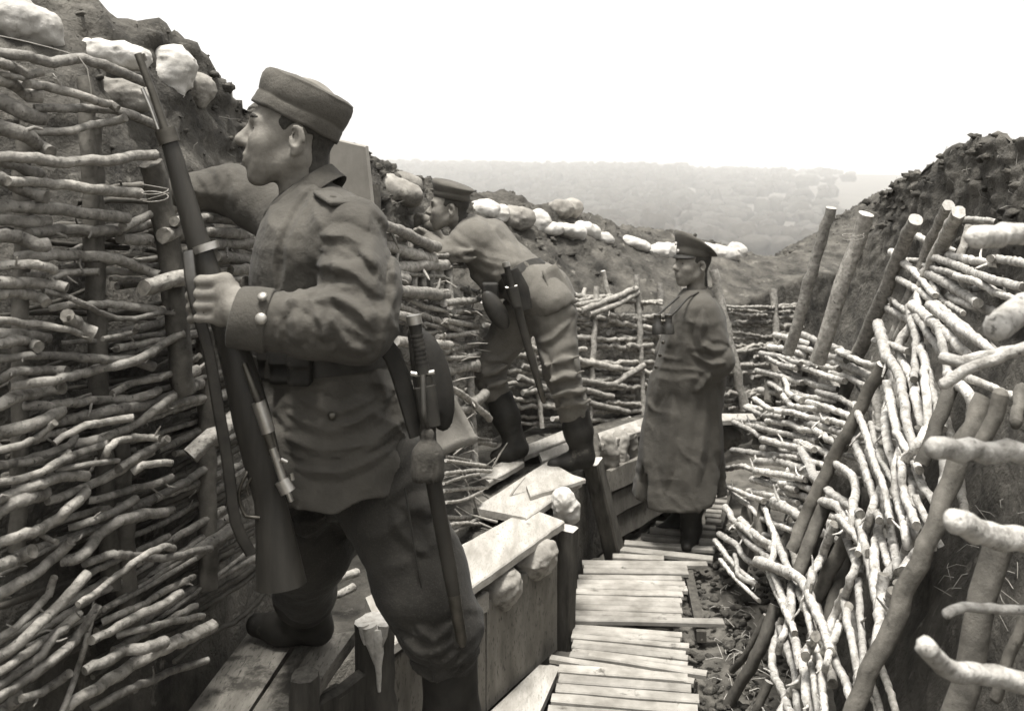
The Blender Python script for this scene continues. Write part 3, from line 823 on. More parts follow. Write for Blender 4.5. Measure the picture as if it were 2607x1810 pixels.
for (A, r, off, pts) in ((A1, 38, (.15, -.05), [(575, 610), (520, 800), (440, 1050), (340, 1430), (280, 1600)]), (A1, 50, (.15, -.05), [(810, 650), (750, 850), (640, 1120), (540, 1480), (480, 1650)]), (A1, 48, (.10, -.05), [(1150, 690), (1040, 920), (940, 1180), (810, 1480), (720, 1700)]),
        (A1, 40, (.08, -.05), [(1370, 590), (1280, 780), (1200, 980), (1000, 1500)]), (A1, 48, (.07, -.06), [(1440, 640), (1340, 830), (1200, 1140), (1040, 1500)]), (A1, 30, -.05, [(1510, 740), (1440, 950), (1300, 1300)]),
        (A2, 42, .06, [(1190, 340), (1100, 500), (980, 740), (850, 980), (760, 1170), (660, 1380), (570, 1600)]), (A2, 55, .06, [(1650, 500), (1560, 750), (1450, 1010)]),
        (A2, 68, .08, [(1880, 560), (1800, 760), (1700, 1000), (1600, 1250), (1480, 1570), (1340, 1880), (1190, 2230), (1060, 2530), (960, 2760)]), (A2, 34, -.05, [(500, 170), (470, 350), (420, 600)]), (A2, 40, -.06, [(440, 420), (420, 620), (340, 900)]),
        (A2, 40, -.06, [(1420, 320), (1390, 500), (1330, 700)]), (A2, 40, -.05, [(1490, 470), (1460, 700), (1400, 900)]), (A2, 36, -.07, [(720, 280), (650, 480), (560, 740), (470, 1000)]), (A2, 36, -.07, [(960, 460), (870, 680), (740, 980), (600, 1300)]),
        (A3, 52, .02, [(850, 120), (770, 320), (700, 500), (640, 650)]), (A3, 55, -.02, [(1170, 0), (1100, 180), (980, 400), (880, 600), (790, 780)]), (A3, 45, .09, [(500, 830), (380, 1150), (150, 1560)]), (A3, 26, .06, [(430, 900), (290, 1170), (180, 1300)]),
        (A3, 30, .02, [(450, 1380), (400, 1500), (350, 1600)]), (A3, 45, -.06, [(680, 80), (600, 330), (540, 520)]), (A3, 50, -.07, [(1000, 500), (930, 800), (860, 1000)]), (A3, 44, -.05, [(420, 90), (390, 300), (330, 500)]), (A3, 44, -.06, [(300, 130), (280, 350), (240, 600)])):
    pl_ = RIGHT2 if pts[0][0] < 600 or (A is A2 and r in (34, 40, 36) and pts[0][0] < 1000) else RIGHT
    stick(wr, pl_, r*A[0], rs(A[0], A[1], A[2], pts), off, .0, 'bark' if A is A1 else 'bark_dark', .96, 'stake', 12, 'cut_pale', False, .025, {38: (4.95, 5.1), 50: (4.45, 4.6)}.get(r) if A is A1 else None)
for k in range(14):
    y = rng.uniform(850, 1650); x = rng.uniform(2120, 2360)-(y-850)*.16+rng.normal(0, 25); L = rng.uniform(220, 420); s_ = rng.normal(.22, .16)
    stick(wr, RIGHT, rng.uniform(9, 14), [(x, y), (x+L*.33*s_+rng.normal(0, 9), y+L*.33), (x+L*.66*s_+rng.normal(0, 9), y+L*.66), (x+L*s_, y+L)], rng.uniform(-.12, -.06), .012, 'bark', None, 'branch', 8)
for k in range(26):
    y = rng.uniform(900, 1350); x = rng.uniform(1890, 2050)+(900-y)*-.02; L = rng.uniform(90, 200)
    stick(wr, RIGHT2, rng.uniform(7, 10), [(x, y), (x+L*.5, y+L*.12+rng.normal(0, 4)), (x+L, y+L*.3)], rng.uniform(-.08, -.05), .01, 'bark_pale', None, 'branch', 7)
# poles that stick out of the bank close to the lens
wn = empty('wattle_hurdle', (1.3, 1.4, 0), 'thick blurred pole ends jutting out of the bank at the right edge', 'wattle')
for (A, r, Y0, Y1, pts) in ((A1, 88, 1.25, 1.55, [(1560, 810), (1700, 800), (1900, 790), (2250, 770), (2700, 760)]), (A1, 100, 1.35, 1.6, [(1690, 1420), (1760, 1380), (1900, 1280), (2200, 1150), (2600, 1010)]),
        (A2, 78, 1.3, 1.5, [(1540, 905), (1720, 905), (1900, 925), (2250, 935), (2700, 940)]), (A2, 88, 1.25, 1.5, [(1680, 1400), (1800, 1455), (2000, 1500), (2300, 1540), (2700, 1600)]),
        (A2, 40, 1.6, 1.5, [(1600, 475), (1750, 385), (1950, 300), (2180, 215), (2600, 60)]), (A2, 42, 1.75, 1.7, [(1600, 295), (1720, 315), (1860, 290), (2000, 260), (2300, 240)]),
        (A3, 40, 1.35, 1.5, [(1740, 890), (1830, 845), (2000, 850), (2300, 860), (2800, 880)]), (A3, 82, 1.2, 1.4, [(1590, 1130), (1680, 1230), (1820, 1310), (2020, 1330), (2300, 1400), (2800, 1500)]),
        (A3, 105, 1.95, 1.9, [(2120, 380), (2040, 600), (2020, 760), (1980, 960), (1930, 1200), (1800, 1560), (1740, 1800)]), (A2, 60, 1.9, 1.9, [(1990, 540), (1960, 700), (1900, 800), (1840, 900)]),
        (A2, 45, 2.1, 2.0, [(2130, 500), (2110, 620), (2090, 740)]), (A3, 45, 1.9, 1.9, [(2330, 880), (2170, 1250), (2090, 1500)])):
    q_ = rs(A[0], A[1], A[2], pts)
    if q_[-1][0] > 2640:                       # run on into the bank
        (xa, ya), (xb, yb) = q_[-2], q_[-1]; q_ = q_+[(xb+(4500-xb)*f_, yb+(yb-ya)/(xb-xa)*(4500-xb)*f_*.4) for f_ in (.5, 1.0)]
    stick(wn, RIGHT, r*A[0]*.92, q_, 0, 0, 'bark_pale' if r not in (105, 60, 45) else 'bark_dark', .98, 'branch' if r not in (105, 45) else 'stake', 16, 'cut', False, .03, (Y0, Y1), rend=True)

# ================================================================== FIRE STEP, DUCKBOARDS
fs = empty('fire_step', (.2, 4.4, 0), 'plank-topped fire step with board front along the left side', 'fire step')
ZT = .56
def gq(z, *pts): return [G(x, y, z) for x, y in pts]
plank('plank', gq(ZT, (985, 1650), (1437, 1326), (1345, 1292), (930, 1520)), .035, 'plank', fs, wob=.0018, nseg=22)
plank('plank', gq(ZT+.012, (1340, 1318), (1482, 1222), (1395, 1172), (1205, 1292)), .032, 'plank', fs, wob=.0018)
plank('plank', gq(ZT+.036, (1350, 1262), (1492, 1218), (1420, 1196), (1340, 1236)), .022, 'plank', fs, wob=.0018)
plank('plank', gq(ZT, (1245, 1226), (1335, 1176), (1300, 1162), (1215, 1208)), .03, 'plank', fs)
plank('plank', gq(ZT+.01, (1335, 1160), (1465, 1108), (1460, 1084), (1320, 1140)), .03, 'plank', fs)
plank('plank', gq(ZT+.02, (1380, 1172), (1470, 1140), (1462, 1118), (1372, 1152)), .03, 'plank', fs)
plank('plank', gq(ZT+.012, (1532, 1132), (1720, 1062), (1690, 1044), (1522, 1102)), .034, 'plank', fs)
plank('plank', gq(ZT+.0, (1690, 1075), (1925, 1066), (1915, 1052), (1685, 1054)), .034, 'plank', fs)
def upboard(name, quad, th, matn, parent): return plank(name, quad, th, matn, parent, wob=.003, nseg=6)
ft = [(-.62, 3.05), (-.2, 3.72), (.17, 4.40), (.36, 5.0), (.54, 5.62), (.93, 6.22), (1.6, 7.2)]; bk = [(-1.0, 3.0), (-.75, 3.8), (-.65, 4.4), (-.5, 5.0), (-.35, 5.8), (.25, 6.6), (1.3, 7.8)]
nU, nV = 90, 26; v = []
for i in range(nU):
    t = i/(nU-1)*(len(ft)-1); k = min(int(t), len(ft)-2); w = t-k; a_ = np.array(ft[k])*(1-w)+np.array(ft[k+1])*w; b_ = np.array(bk[k])*(1-w)+np.array(bk[k+1])*w
    a_ = a_+unit(b_-a_)*.07
    for j in range(nV):
        u = max(0, (j-4))/(nV-5); q = a_*(1-u)+b_*u; z = .50*min(1, j/4)-.06*(1-min(1, j/4)); p_ = np.array([q[0], q[1], z]); n_ = (fbm(p_[None]*5, 4, 60)[0]-.5)*.07+(noise(p_[None]*22, 61)[0]-.5)*.025
        v.append(p_+[0, 0, n_-.01])
o = mesh_obj('earth_ledge', v, [f_[::-1] for f_ in grid_faces(nU, nV)], 'earth'); tag(o, 'trodden earth filling the fire step under its planks', kind='structure')
FRONT = np.array([.57, 1.0])
def fp(X, Y, z): return np.array([X, Y, z])
# front boards: big panel, narrow uprights, posts
upboard('board', [fp(-.10, 3.86, .0), fp(.20, 4.36, .0), fp(.20, 4.36, .44), fp(-.10, 3.86, .43)], .03, 'board', fs)
upboard('board', [fp(-.135, 3.79, .0), fp(-.105, 3.845, .0), fp(-.105, 3.845, .47), fp(-.135, 3.79, .48)], .04, 'board', fs)
upboard('board', [fp(-.42, 3.40, .0), fp(-.15, 3.80, .0), fp(-.15, 3.80, .42), fp(-.42, 3.40, .42)], .03, 'board', fs)
upboard('board', [fp(-.235, 3.63, .40), fp(-.09, 3.85, .40), fp(-.09, 3.85, .47), fp(-.235, 3.63, .47)], .025, 'plank', fs)
for k, (z0, z1) in enumerate(((.02, .15), (.165, .29), (.305, .43))):
    upboard('board', [fp(.575, 5.62, z0), fp(1.15, 6.42, z0), fp(1.14, 6.43, z1), fp(.565, 5.63, z1)], .03, 'board', fs)
def post(parent, b, t, w, matn, name='post', top='cut_pale'):
    b = np.asarray(b, float); t = np.asarray(t, float); ax = unit(t-b); s = unit(np.cross(ax, [.5, 1, 0])); q = np.cross(ax, s); mb = MB()
    ring = lambda c, k: [c+(s*i+q*j)*w/2*k for i, j in ((-1, -.82), (-.82, -1), (.82, -1), (1, -.82), (1, .82), (.82, 1), (-.82, 1), (-1, .82))]
    L = np.linspace(0, 1, 7); v = []
    for u in L: v += [p+rng.normal(0, .0015, 3) for p in ring(b+(t-b)*u, 1-.03*u)]
    f = [[i*8+j, i*8+(j+1) % 8, (i+1)*8+(j+1) % 8, (i+1)*8+j] for i in range(6) for j in range(8)]
    mb.add(v, f, 0, False); mb.add(v[-8:], [list(range(8))], 1, False)
    return mb.build(name, [matn, top], parent)
post(fs, G(1438, 1650, -.05), P(1446, 1345, 4.44), .075, 'timber')
post(fs, fp(.19, 4.50, -.05), fp(.19, 4.50, .50), .06, 'timber')
post(fs, P(1568, 1420, 5.45), P(1508, 1175, 5.36), .095, 'timber')
post(fs, fp(.74, 6.0, -.05), fp(.73, 6.02, .5), .06, 'timber')
post(fs, fp(.98, 6.30, -.05), fp(.98, 6.30, .5), .05, 'timber')
# near, higher end of the step where the first soldier stands
nsx = empty('step_platform', (-.6, 2.6, 0), 'dirty plank platform at the foot of the near wattle', 'platform')
plank('plank', gq(.80, (440, 1860), (600, 1860), (762, 1612), (640, 1600)), .04, 'plank_dirty', nsx, wob=.003)
plank('plank', gq(.805, (612, 1850), (728, 1850), (905, 1602), (776, 1608)), .04, 'plank_dirty', nsx, wob=.005)
mbb = MB(); a_ = P(776, 1716, 2.36); tube(mbb, [a_*[1, 1, 0], a_*[1, 1, .5], a_*[1, 1, .93], a_], [.04, .039, .037, .033], 9, .03, .002, .06, 0, 1); mbb.build('post', ['timber', 'cut'], nsx)
post(nsx, P(850, 2200, 2.62), P(856, 1760, 2.62), .07, 'timber', 'post', 'cut')
upboard('board', [fp(-.50, 2.50, 0), fp(-.36, 2.74, 0), fp(-.36, 2.74, .74), fp(-.50, 2.50, .74)], .03, 'timber', nsx)
plank('plank', [fp(-.55, 2.06, .515), fp(.06, 2.06, .515), fp(.06, 2.44, .515), fp(-.55, 2.44, .515)], .04, 'plank', nsx)
for x, y in ((-.5, 2.12), (0, 2.12), (-.5, 2.38), (0, 2.38)): post(nsx, (x, y, -.06), (x, y, .475), .07, 'timber')
# split stump
st = empty('stump_post', G(958, 2300, 0), 'split bark-stripped stump post below the first soldier', 'post')
mb = MB(); a = P(952, 1582, 2.72); b = np.array([a[0], a[1]+.02, -.06])
tube(mb, [b, b*.6+a*.4, b*.2+a*.8, a], [.066, .062, .058, .055], 16, .05, .002, .03, 0, 1); mb.build('trunk', ['timber', 'cut_pale'], st)
for (x0, y0, x1, y1, r) in ((940, 1592, 955, 1690, .024), (958, 1600, 966, 1760, .018), (976, 1590, 968, 1660, .014), (925, 1590, 930, 1640, .014)):
    mb = MB(); p0 = P(x0, y0, 2.673); p1_ = P(x1, y1, 2.671); tube(mb, [p0, (p0*.6+p1_*.4), p1_], [r, r*.9, .004], 10, .02, .001, .12, 0, 0); mb.build('splinter', 'cut_pale', st)
# floor board beside the duckboards
o = plank('floor_board', [G(1205, 1850, .02), G(1335, 1900, .02), G(1428, 1690, .02), G(1375, 1690, .02)], .03, 'plank', None, wob=.003, base=G(1330, 1780, 0)); tag(o, 'flat pale board lying below the step beside the duckboard', 'board')

DL = ['nearest duckboard, cut by the bottom edge of the picture', 'second duckboard from the front with skewed slats', 'long duckboard of narrow close slats in front of the officer', 'dark duckboard under the feet of the officer', 'far duckboard behind the officer at the foot of the right wattle']
def duckboard(i, slats, th=.022, wdt=.034, z=.05, runner=True):
    """slats: list of ((x0,y0),(x1,y1)) centre lines on the plate at slat height"""
    q0 = G(*slats[0][0], z); q1 = G(*slats[-1][1], z); base = (q0+q1)/2; base[2] = 0
    d = empty('duckboard', base, DL[i], 'duckboard', 'duckboards along the trench floor')
    ctr = []
    for (a, b) in slats:
        p, q = G(*a, z), G(*b, z); ax = unit(q-p); w = np.cross([0, 0, 1.0], ax)*wdt*rng.uniform(.46, .55); dz = np.array([0, 0, rng.normal(0, .003)])
        plank('slat', [p-w+dz, q-w+dz, q+w+dz, p+w+dz], th, 'slat', d, wob=.0016, nseg=5); ctr.append((p+(q-p)*.15, p+(q-p)*.85))
    for k in (0, 1):
        mb = MB(); a = ctr[0][k]; b = ctr[-1][k]; e = unit(b-a); a = a-e*.05; b = b+e*.05; s = np.cross([0, 0, 1.0], e)*.022; dn = np.array([0, 0, -th-.004]); lo = np.array([0, 0, -.05])
        box_pts(mb, [a-s+dn+lo, b-s+dn+lo, b+s+dn+lo, a+s+dn+lo, a-s+dn, b-s+dn, b+s+dn, a+s+dn]); mb.build('runner', 'timber', d)
    return d
def lerp_slats(n, l0, r0, l1, r1, skew=0):
    """n slats between far line l0-r0 and near line l1-r1, spaced evenly on the ground"""
    o = []
    for k in range(n):
        t = k/(n-1); e = lambda a, b: (lambda w: (a[0]+(b[0]-a[0])*w, a[1]+(b[1]-a[1])*w))((1/(a[1]-YH)-(1/(a[1]-YH)*(1-t)+1/(b[1]-YH)*t))/(1/(a[1]-YH)-1/(b[1]-YH)))
        l = e(l0, l1); r = e(r0, r1); o.append(((l[0]+rng.normal(0, 4), l[1]), (r[0]+rng.normal(0, 6), r[1])))
    return o
duckboard(0, lerp_slats(8, (1428, 1697), (1752, 1722), (1370, 1880), (1822, 1915)), wdt=.058)
duckboard(1, lerp_slats(7, (1462, 1592), (1738, 1612), (1456, 1662), (1762, 1700))+[((1402, 1668), (1768, 1728)), ((1500, 1664), (1800, 1712))], wdt=.040)
duckboard(2, [((1482, 1430), (1800, 1433))]+lerp_slats(10, (1482, 1440), (1748, 1442), (1458, 1556), (1732, 1566))+[((1455, 1574), (1842, 1582))], wdt=.050)
duckboard(3, [((1560, 1412), (1690, 1418)), ((1572, 1395), (1815, 1420)), ((1590, 1380), (1820, 1396)), ((1632, 1362), (1820, 1376)), ((1655, 1344), (1822, 1356)), ((1670, 1330), (1822, 1340))], wdt=.06, z=.06)
duckboard(4, lerp_slats(8, (1810, 1232), (1862, 1234), (1800, 1322), (1835, 1326)), wdt=.05, z=.08)

# ================================================================== SANDBAGS
def sack(name, c, r, label, rot=0.0, tilt=0.0, matn='sack', group=None, h=None, seed=0, tie=None):
    if isinstance(c, tuple):
        c, k_ = on_bank(*c, .25, float(np.mean(r))); r = np.asarray(r, float)*k_
    c = np.asarray(c, float); r = np.asarray(r, float); R = np.array([[math.cos(rot)*math.cos(tilt), math.sin(rot)*math.cos(tilt), math.sin(tilt)], [-math.sin(rot), math.cos(rot), 0], [-math.cos(rot)*math.sin(tilt), -math.sin(rot)*math.sin(tilt), math.cos(tilt)]])
    ops = [('u', 0, rbox(c, r*np.array([.96, .92, .9]), R, min(r)*.8)), ('u', r.min()*.5, ell(c, r*1.02, R))]
    if tie is not None: ops += [('u', r.min()*.25, rc(c+R.T@np.array([tie*r[0]*.9, 0, 0]), c+R.T@np.array([tie*r[0]*1.35, 0, r[2]*.1]), r.min()*.28, r.min()*.45))]
    ops.append(('d', 0, lambda p: -(fbm((p-c)*(1.0/r.min())+seed*3.1, 3, seed)-.47)*r.min()*.75-(ridge(noise((p-c)*np.array([1.1, 1.1, 3.2])/r.min()+seed, seed+3))-.4)*r.min()*.10-.07*r.min()*np.exp(-((((p-c)@R.T)[:, 2]-.15*r[2]*np.sin(((p-c)@R.T)[:, 0]*3/r[0]))/(.07*r[2]))**2)))
    m = max(r)*1.55
    o = sdf_obj(name, ops, c-m, c+m, h or max(.006, min(r)*.11), matn, None, c-[0, 0, r[2]])
    return tag(o, label, 'sandbag', group)
gL = 'sandbags on the near left parapet'
sack('sandbag', (60, 65, 2.75), (.095, .09, .06), 'big pale sandbag at the top left corner of the near parapet', 1.0, -.25, 'sack', gL, seed=1)
sack('sandbag', (290, 142, 2.66), (.095, .06, .036), 'white torn sandbag just left of the rifle muzzle', .35, -.1, 'sack', gL, seed=2)
sack('sandbag', (436, 190, 2.84), (.060, .07, .078), 'upright rounded sandbag just right of the rifle muzzle', .3, -.5, 'sack', gL, seed=3)
sack('sandbag', (500, 228, 3.0), (.045, .06, .05), 'small grey sandbag wedged behind the upright one', .5, -.5, 'sack_dirty', gL, seed=4)
sack('sandbag', (310, 240, 2.62), (.085, .05, .04), 'dirty sandbag half hidden below the white one behind the poles', .3, -.2, 'sack_dirty', gL, seed=5)
gF = 'sandbags along the far parapet'
far = [((1235, 535, 6.35), (.10, .08, .06), 'pale sandbag touching the back of the leaning soldier on the far parapet'), ((1262, 545, 6.4), (.09, .08, .065), 'second pale sandbag right of the leaning soldier'),
       ((1310, 556, 6.6), (.13, .10, .08), 'biggest rounded grey sandbag on the far parapet'), ((1372, 565, 6.9), (.08, .07, .085), 'tilted white sandbag right of the biggest rounded one'),
       ((1400, 583, 7.0), (.10, .08, .05), 'white sandbag low in the row after the tilted one'), ((1450, 590, 7.2), (.14, .09, .05), 'long white sandbag left in the brightest stretch of far parapet'),
       ((1492, 588, 7.4), (.12, .09, .06), 'long white sandbag right in the brightest stretch of far parapet'), ((1530, 607, 7.6), (.09, .08, .05), 'small pale sandbag closing the brightest stretch'),
       ((1428, 532, 7.6), (.09, .08, .07), 'left of two round sandbags high on the far crest'), ((1455, 532, 7.6), (.08, .07, .07), 'right of two round sandbags high on the far crest'),
       ((1620, 622, 8.2), (.12, .09, .05), 'small pale sandbag on the crest left of the officer cap'), ((1690, 640, 8.6), (.16, .09, .07), 'white sandbag just left of the officer cap'),
       ((1815, 645, 9.2), (.16, .09, .08), 'white sandbag behind the crown of the officer cap'), ((1850, 650, 9.4), (.14, .09, .07), 'white sandbag second right of the officer cap'), ((1872, 645, 9.6), (.10, .09, .10), 'white end sandbag of the far row'),
       ((1010, 487, 5.2), (.14, .10, .07), 'dusty sandbag lying on the bank left of the leaning soldier'), ((1035, 465, 5.5), (.09, .07, .05), 'small dusty sandbag above the other one on the bank')]
for k, (p, r, lab) in enumerate(far): sack('sandbag', tuple(p), r, lab, rng.uniform(.4, 1.0), rng.uniform(-.35, .1), 'sack' if k not in (2, 8, 9, 15, 16) else 'sack_dirty', gF, seed=10+k, h=.013)
gS = 'sandbags packed into the fire step'
sack('sandbag', P(1440, 1288, 4.60), (.055, .06, .085), 'white tied sandbag standing behind the step post', .5, .2, 'sack', gS, seed=41, tie=None)
sack('sandbag', P(1352, 1412, 4.24), (.10, .10, .085), 'round dirty sandbag bulging under the edge of the plank', .9, .1, 'sack_dirty', gS, seed=42)
sack('sandbag', P(1262, 1488, 3.98), (.085, .09, .075), 'creased sandbag squeezed above the big front board', 1.0, .5, 'sack_dirty', gS, seed=43)
for k, (x, y, Y, w) in enumerate(((1553, 1150, 5.72, .045), (1578, 1145, 5.85, .05), (1603, 1135, 5.98, .045), (1628, 1128, 6.1, .045))):
    sack('sandbag', P(x, y, Y), (w, .05, .115), ['first', 'second', 'third', 'fourth'][k]+' drooping sack from the leaning post, under the far step plank', .9, .12*(-1)**k, 'sack_dirty', gS, seed=50+k, h=.009)
sack('sandbag', P(1850, 1105, 6.5), (.08, .09, .09), 'sandbag behind the officer coat under the far plank end', .3, .2, 'sack_dirty', gS, seed=60, h=.01)

# ================================================================== SHIELD PLATE, SMALL THINGS ON THE PARAPET
o = plank('shield_plate', [P(835, 560, 3.9), P(950, 560, 3.8), P(930, 372, 3.8), P(842, 352, 3.9)], .02, 'plate', None, wob=.0006, base=P(890, 560, 3.85)); tag(o, 'upright grey plate standing on the parapet behind the first soldier', 'plate')
mb = MB(); tube(mb, [P(957, 580, 4.1), P(957, 470, 4.1)], [.022, .02], 8, None, 0, 0, 0, 1); o = mb.build('peg', ['bark_dark', 'cut_pale'], None, P(957, 580, 4.1)); tag(o, 'short dark peg right of the grey plate', 'peg')

# ================================================================== PEOPLE
def frame(fwd, tilt):
    f = unit([fwd[0], fwd[1], 0]); L = np.cross([0, 0, 1.0], f); t = math.radians(tilt)
    Fv = f*math.cos(t)+np.array([0, 0, 1.0])*math.sin(t); return np.array([Fv, L, np.cross(Fv, L)])       # rows: forward, left, up
def both(fn): return [fn(1), fn(-1)]
def head_ops(O, R, s=1.05):
    A = lambda k, fn, op='u': (op, k*s, local(fn, O, R, s))
    o = [A(0, ell((-.008, 0, .05), (.095, .077, .092))), A(.03, ell((.042, 0, -.012), (.060, .060, .080)))]
    for y in (1, -1): o.append(A(.02, rc((-.008, y*.053, -.040), (.062, y*.022, -.092), .023, .019)))
    o += [A(.02, rc((.074, .008, -.094), (.074, -.008, -.094), .0185, .0185)), A(.03, ell((.058, .028, -.05), (.030, .026, .032))), A(.03, ell((.058, -.028, -.05), (.030, .026, .032))), A(.026, rc((.072, 0, -.06), (.086, 0, -.055), .035, .021))]
    for y in (1, -1): o += [A(.016, rc((.089, y*.012, .036), (.074, y*.044, .032), .0125, .011)), A(.030, ell((.064, y*.042, -.012), (.024, .017, .020)))]
    for y in (1, -1): o += [A(.010, ell((.104, y*.032, .013), (.020, .019, .0105)), 's'), A(.004, ell((.0785, y*.031, .0125), (.0125, .0135, .0125)))]
    for y in (1, -1): o += [A(.004, rc((.088, y*.020, .0225), (.079, y*.044, .020), .0040, .0035)), A(.003, rc((.087, y*.020, .004), (.079, y*.044, .005), .003, .003))]
    o += [A(.010, rc((.088, 0, .028), (.117, 0, -.012), .0095, .0125)), A(.010, ell((.115, 0, -.017), (.015, .014, .012)))]
    for y in (1, -1): o += [A(.006, ell((.103, y*.0125, -.021), (.012, .0075, .008)))]
    o += [A(.004, ell((.106, .007, -.0285), (.004, .003, .003)), 's'), A(.004, ell((.106, -.007, -.0285), (.004, .003, .003)), 's')]
    o += [A(.007, rc((.101, .012, -.047), (.101, -.012, -.047), .0065, .0065)), A(.006, rc((.098, .011, -.0605), (.098, -.011, -.0605), .0075, .0075)), A(.003, rc((.109, .020, -.0535), (.109, -.020, -.0535), .0026, .0026), 's')]
    for y in (1, -1):
        a = math.radians(12); Re = np.array([[math.cos(a), y*.35, -math.sin(a)], [-y*.35, 1, 0], [math.sin(a), 0, math.cos(a)]]); Re = np.array([unit(v) for v in Re])
        o += [A(.006, ell((-.010, y*.081, -.004), (.0195, .0085, .033), Re)), A(.004, ell((-.003, y*.088, .002), (.0105, .009, .021), Re), 's'),
              A(.003, rc((-.018, y*.086, .022), (-.026, y*.087, -.006), .0035, .004)), A(.004, ell((.001, y*.078, -.012), (.006, .006, .008))), A(.004, ell((-.006, y*.080, -.033), (.009, .006, .009)))]
    return o
def face_bits(O, R, s, parent, h):
    for y in (1, -1):
        c = O+(np.array([.0805, y*.031, .0125])*s)@R
        sdf_obj('eye', [('u', 0, local(ell((.0802, y*.031, .0125), (.0118, .0128, .0085)), O, R, s))], c-.03, c+.03, h*.7, 'eye', parent)
        c = O+(np.array([.090, y*.03, .040])*s)@R
        sdf_obj('eyebrow', [('u', .004, local(rc((.0985, y*.013, .0375), (.0945, y*.032, .0415), .0042, .0046), O, R, s)), ('u', .004, local(rc((.0945, y*.032, .0415), (.082, y*.050, .038), .0046, .003), O, R, s))], c-.045, c+.045, h*.8, 'hair', parent)
def hair_ops(O, R, neckf, s=1.05):
    base = [local(ell((-.009, 0, .044), (.0955, .0785, .086)), O, R, s), neckf]
    def sh(p): return smin(base[0](p), base[1](p)-.004, .03)
    def reg(q):
        x, y, z = q[:, 0], q[:, 1], q[:, 2]
        a = np.maximum(x-(.044-.35*np.maximum(z-.02, 0)-.010*noise(q*60, 4)), -(z-.012)); a = np.maximum(a, -(np.abs(y)-.02))
        b = np.maximum(x+.040+.004*noise(q*90, 2), -(z+.112)); c = np.maximum(np.maximum(x-.030, -(z-.004)), -(x-.018))
        ear = np.linalg.norm((q-np.array([-.006, 0, -.004]))/np.array([1, 50, 1.4]), axis=1)
        return np.maximum(np.minimum(np.minimum(a, b), c), .026-ear)
    return [('u', 0, sh), ('i', .004, local(reg, O, R, s)), ('d', 0, lambda p: -.0012*noise(p*260, 3))]
def rings_obj(name, O, R, rings, matn, parent, n=44, nz=.0015, seed=0, midx=None, skew=None):
    """stacked ellipses in a local frame: (up, forward-shift, a, b, tilt)"""
    v = []; ang = np.linspace(0, 2*math.pi, n, endpoint=False)
    for (u, sft, a, b, tl) in rings:
        q = np.stack([sft+a*np.cos(ang)*math.cos(tl), b*np.sin(ang), u+a*np.cos(ang)*math.sin(tl)], 1)
        q += (noise(q*28+seed, seed)-.5)[:, None]*nz*4*np.array([1, 1, .6]); v.append(O+q@R)
    v = np.concatenate(v); f = []; mi = []
    for i in range(len(rings)-1):
        for j in range(n):
            k = (j+1) % n; f.append([i*n+j, i*n+k, (i+1)*n+k, (i+1)*n+j]); mi.append(0 if midx is None else midx[i])
    f.append(list(range((len(rings)-1)*n, len(rings)*n))); mi.append(mi[-1]); f.append(list(range(n))[::-1]); mi.append(0)
    return mesh_obj(name, v, f, matn, parent, True, None, mi)
def sheet(name, pts, th, matn, parent, n=8, bulge=0.0):
    """a cloth flap over four corners with thickness and a soft bulge"""
    a, b, c, d = [np.asarray(p, float) for p in pts]; nr = unit(np.cross(b-a, d-a)); g = []
    for i in range(n):
        for j in range(n):
            u, w = i/(n-1), j/(n-1); g.append((a*(1-u)+b*u)*(1-w)+(d*(1-u)+c*u)*w+nr*bulge*math.sin(math.pi*u)*math.sin(math.pi*w)+nr*.004*math.sin(9*u+3*w))
    g = np.array(g); v = np.vstack([g, g-nr*th]); m = n*n; f = grid_faces(n, n); f2 = [[x+m for x in q[::-1]] for q in f]
    bd = [(i*n, (i+1)*n) for i in range(n-1)][::-1]; per = [i*n for i in range(n)]+[(n-1)*n+j for j in range(1, n)]+[i*n+n-1 for i in range(n-2, -1, -1)]+[j for j in range(n-2, 0, -1)]
    f3 = [[per[k], per[(k+1) % len(per)], per[(k+1) % len(per)]+m, per[k]+m] for k in range(len(per))]
    return mesh_obj(name, v, f+f2+[q[::-1] for q in f3], matn, parent, True)
def button(parent, c, nrm, r, matn='brass', name='button'):
    nrm = unit(nrm); a = unit(np.cross(nrm, [.2, .3, 1])); b = np.cross(nrm, a); v = []; n = 12
    for (h, k) in ((-.002, 1), (.002, 1), (.0045, .75), (.006, .35)):
        v += [c+nrm*h+(a*math.cos(t)+b*math.sin(t))*r*k for t in np.linspace(0, 6.283, n, endpoint=False)]
    f = [[i*n+j, i*n+(j+1) % n, (i+1)*n+(j+1) % n, (i+1)*n+j] for i in range(3) for j in range(n)]+[[3*n+j for j in range(n)]]
    return mesh_obj(name, v, f, matn, parent, True)
def boot(parent, top, ankle, heel, toe, rt, ra, h, extra=None, matn='leather'):
    top, ankle, heel, toe = [np.asarray(x, float) for x in (top, ankle, heel, toe)]; up = np.array([0, 0, 1.0]); mid = heel*.45+toe*.55
    ops = chain([top, top*.55+ankle*.45, ankle], [rt, rt*.95, ra], .03)+[('u', .03, rc(ankle, heel+up*.02, ra, .037)), ('u', .03, rc(heel+up*.015, mid, .038, .040)), ('u', .03, rc(ankle, mid+up*.01, ra*.9, .040)), ('u', .03, rc(mid, toe, .042, .032))]
    zmin = min(heel[2], toe[2])-.035; tn = unit(top-ankle)
    ops += [('i', .006, lambda p: zmin-p[:, 2]), ('i', .004, lambda p: (p-top)@tn), folds(top-ankle, .006, 30, 8, 7, near(rc(ankle, ankle+up*.08, .02, .02), .03, .09))]
    allp = np.array([top, ankle, heel, toe]); return sdf_obj('boot', ops, allp.min(0)-.12, allp.max(0)+.12, h, matn, parent)
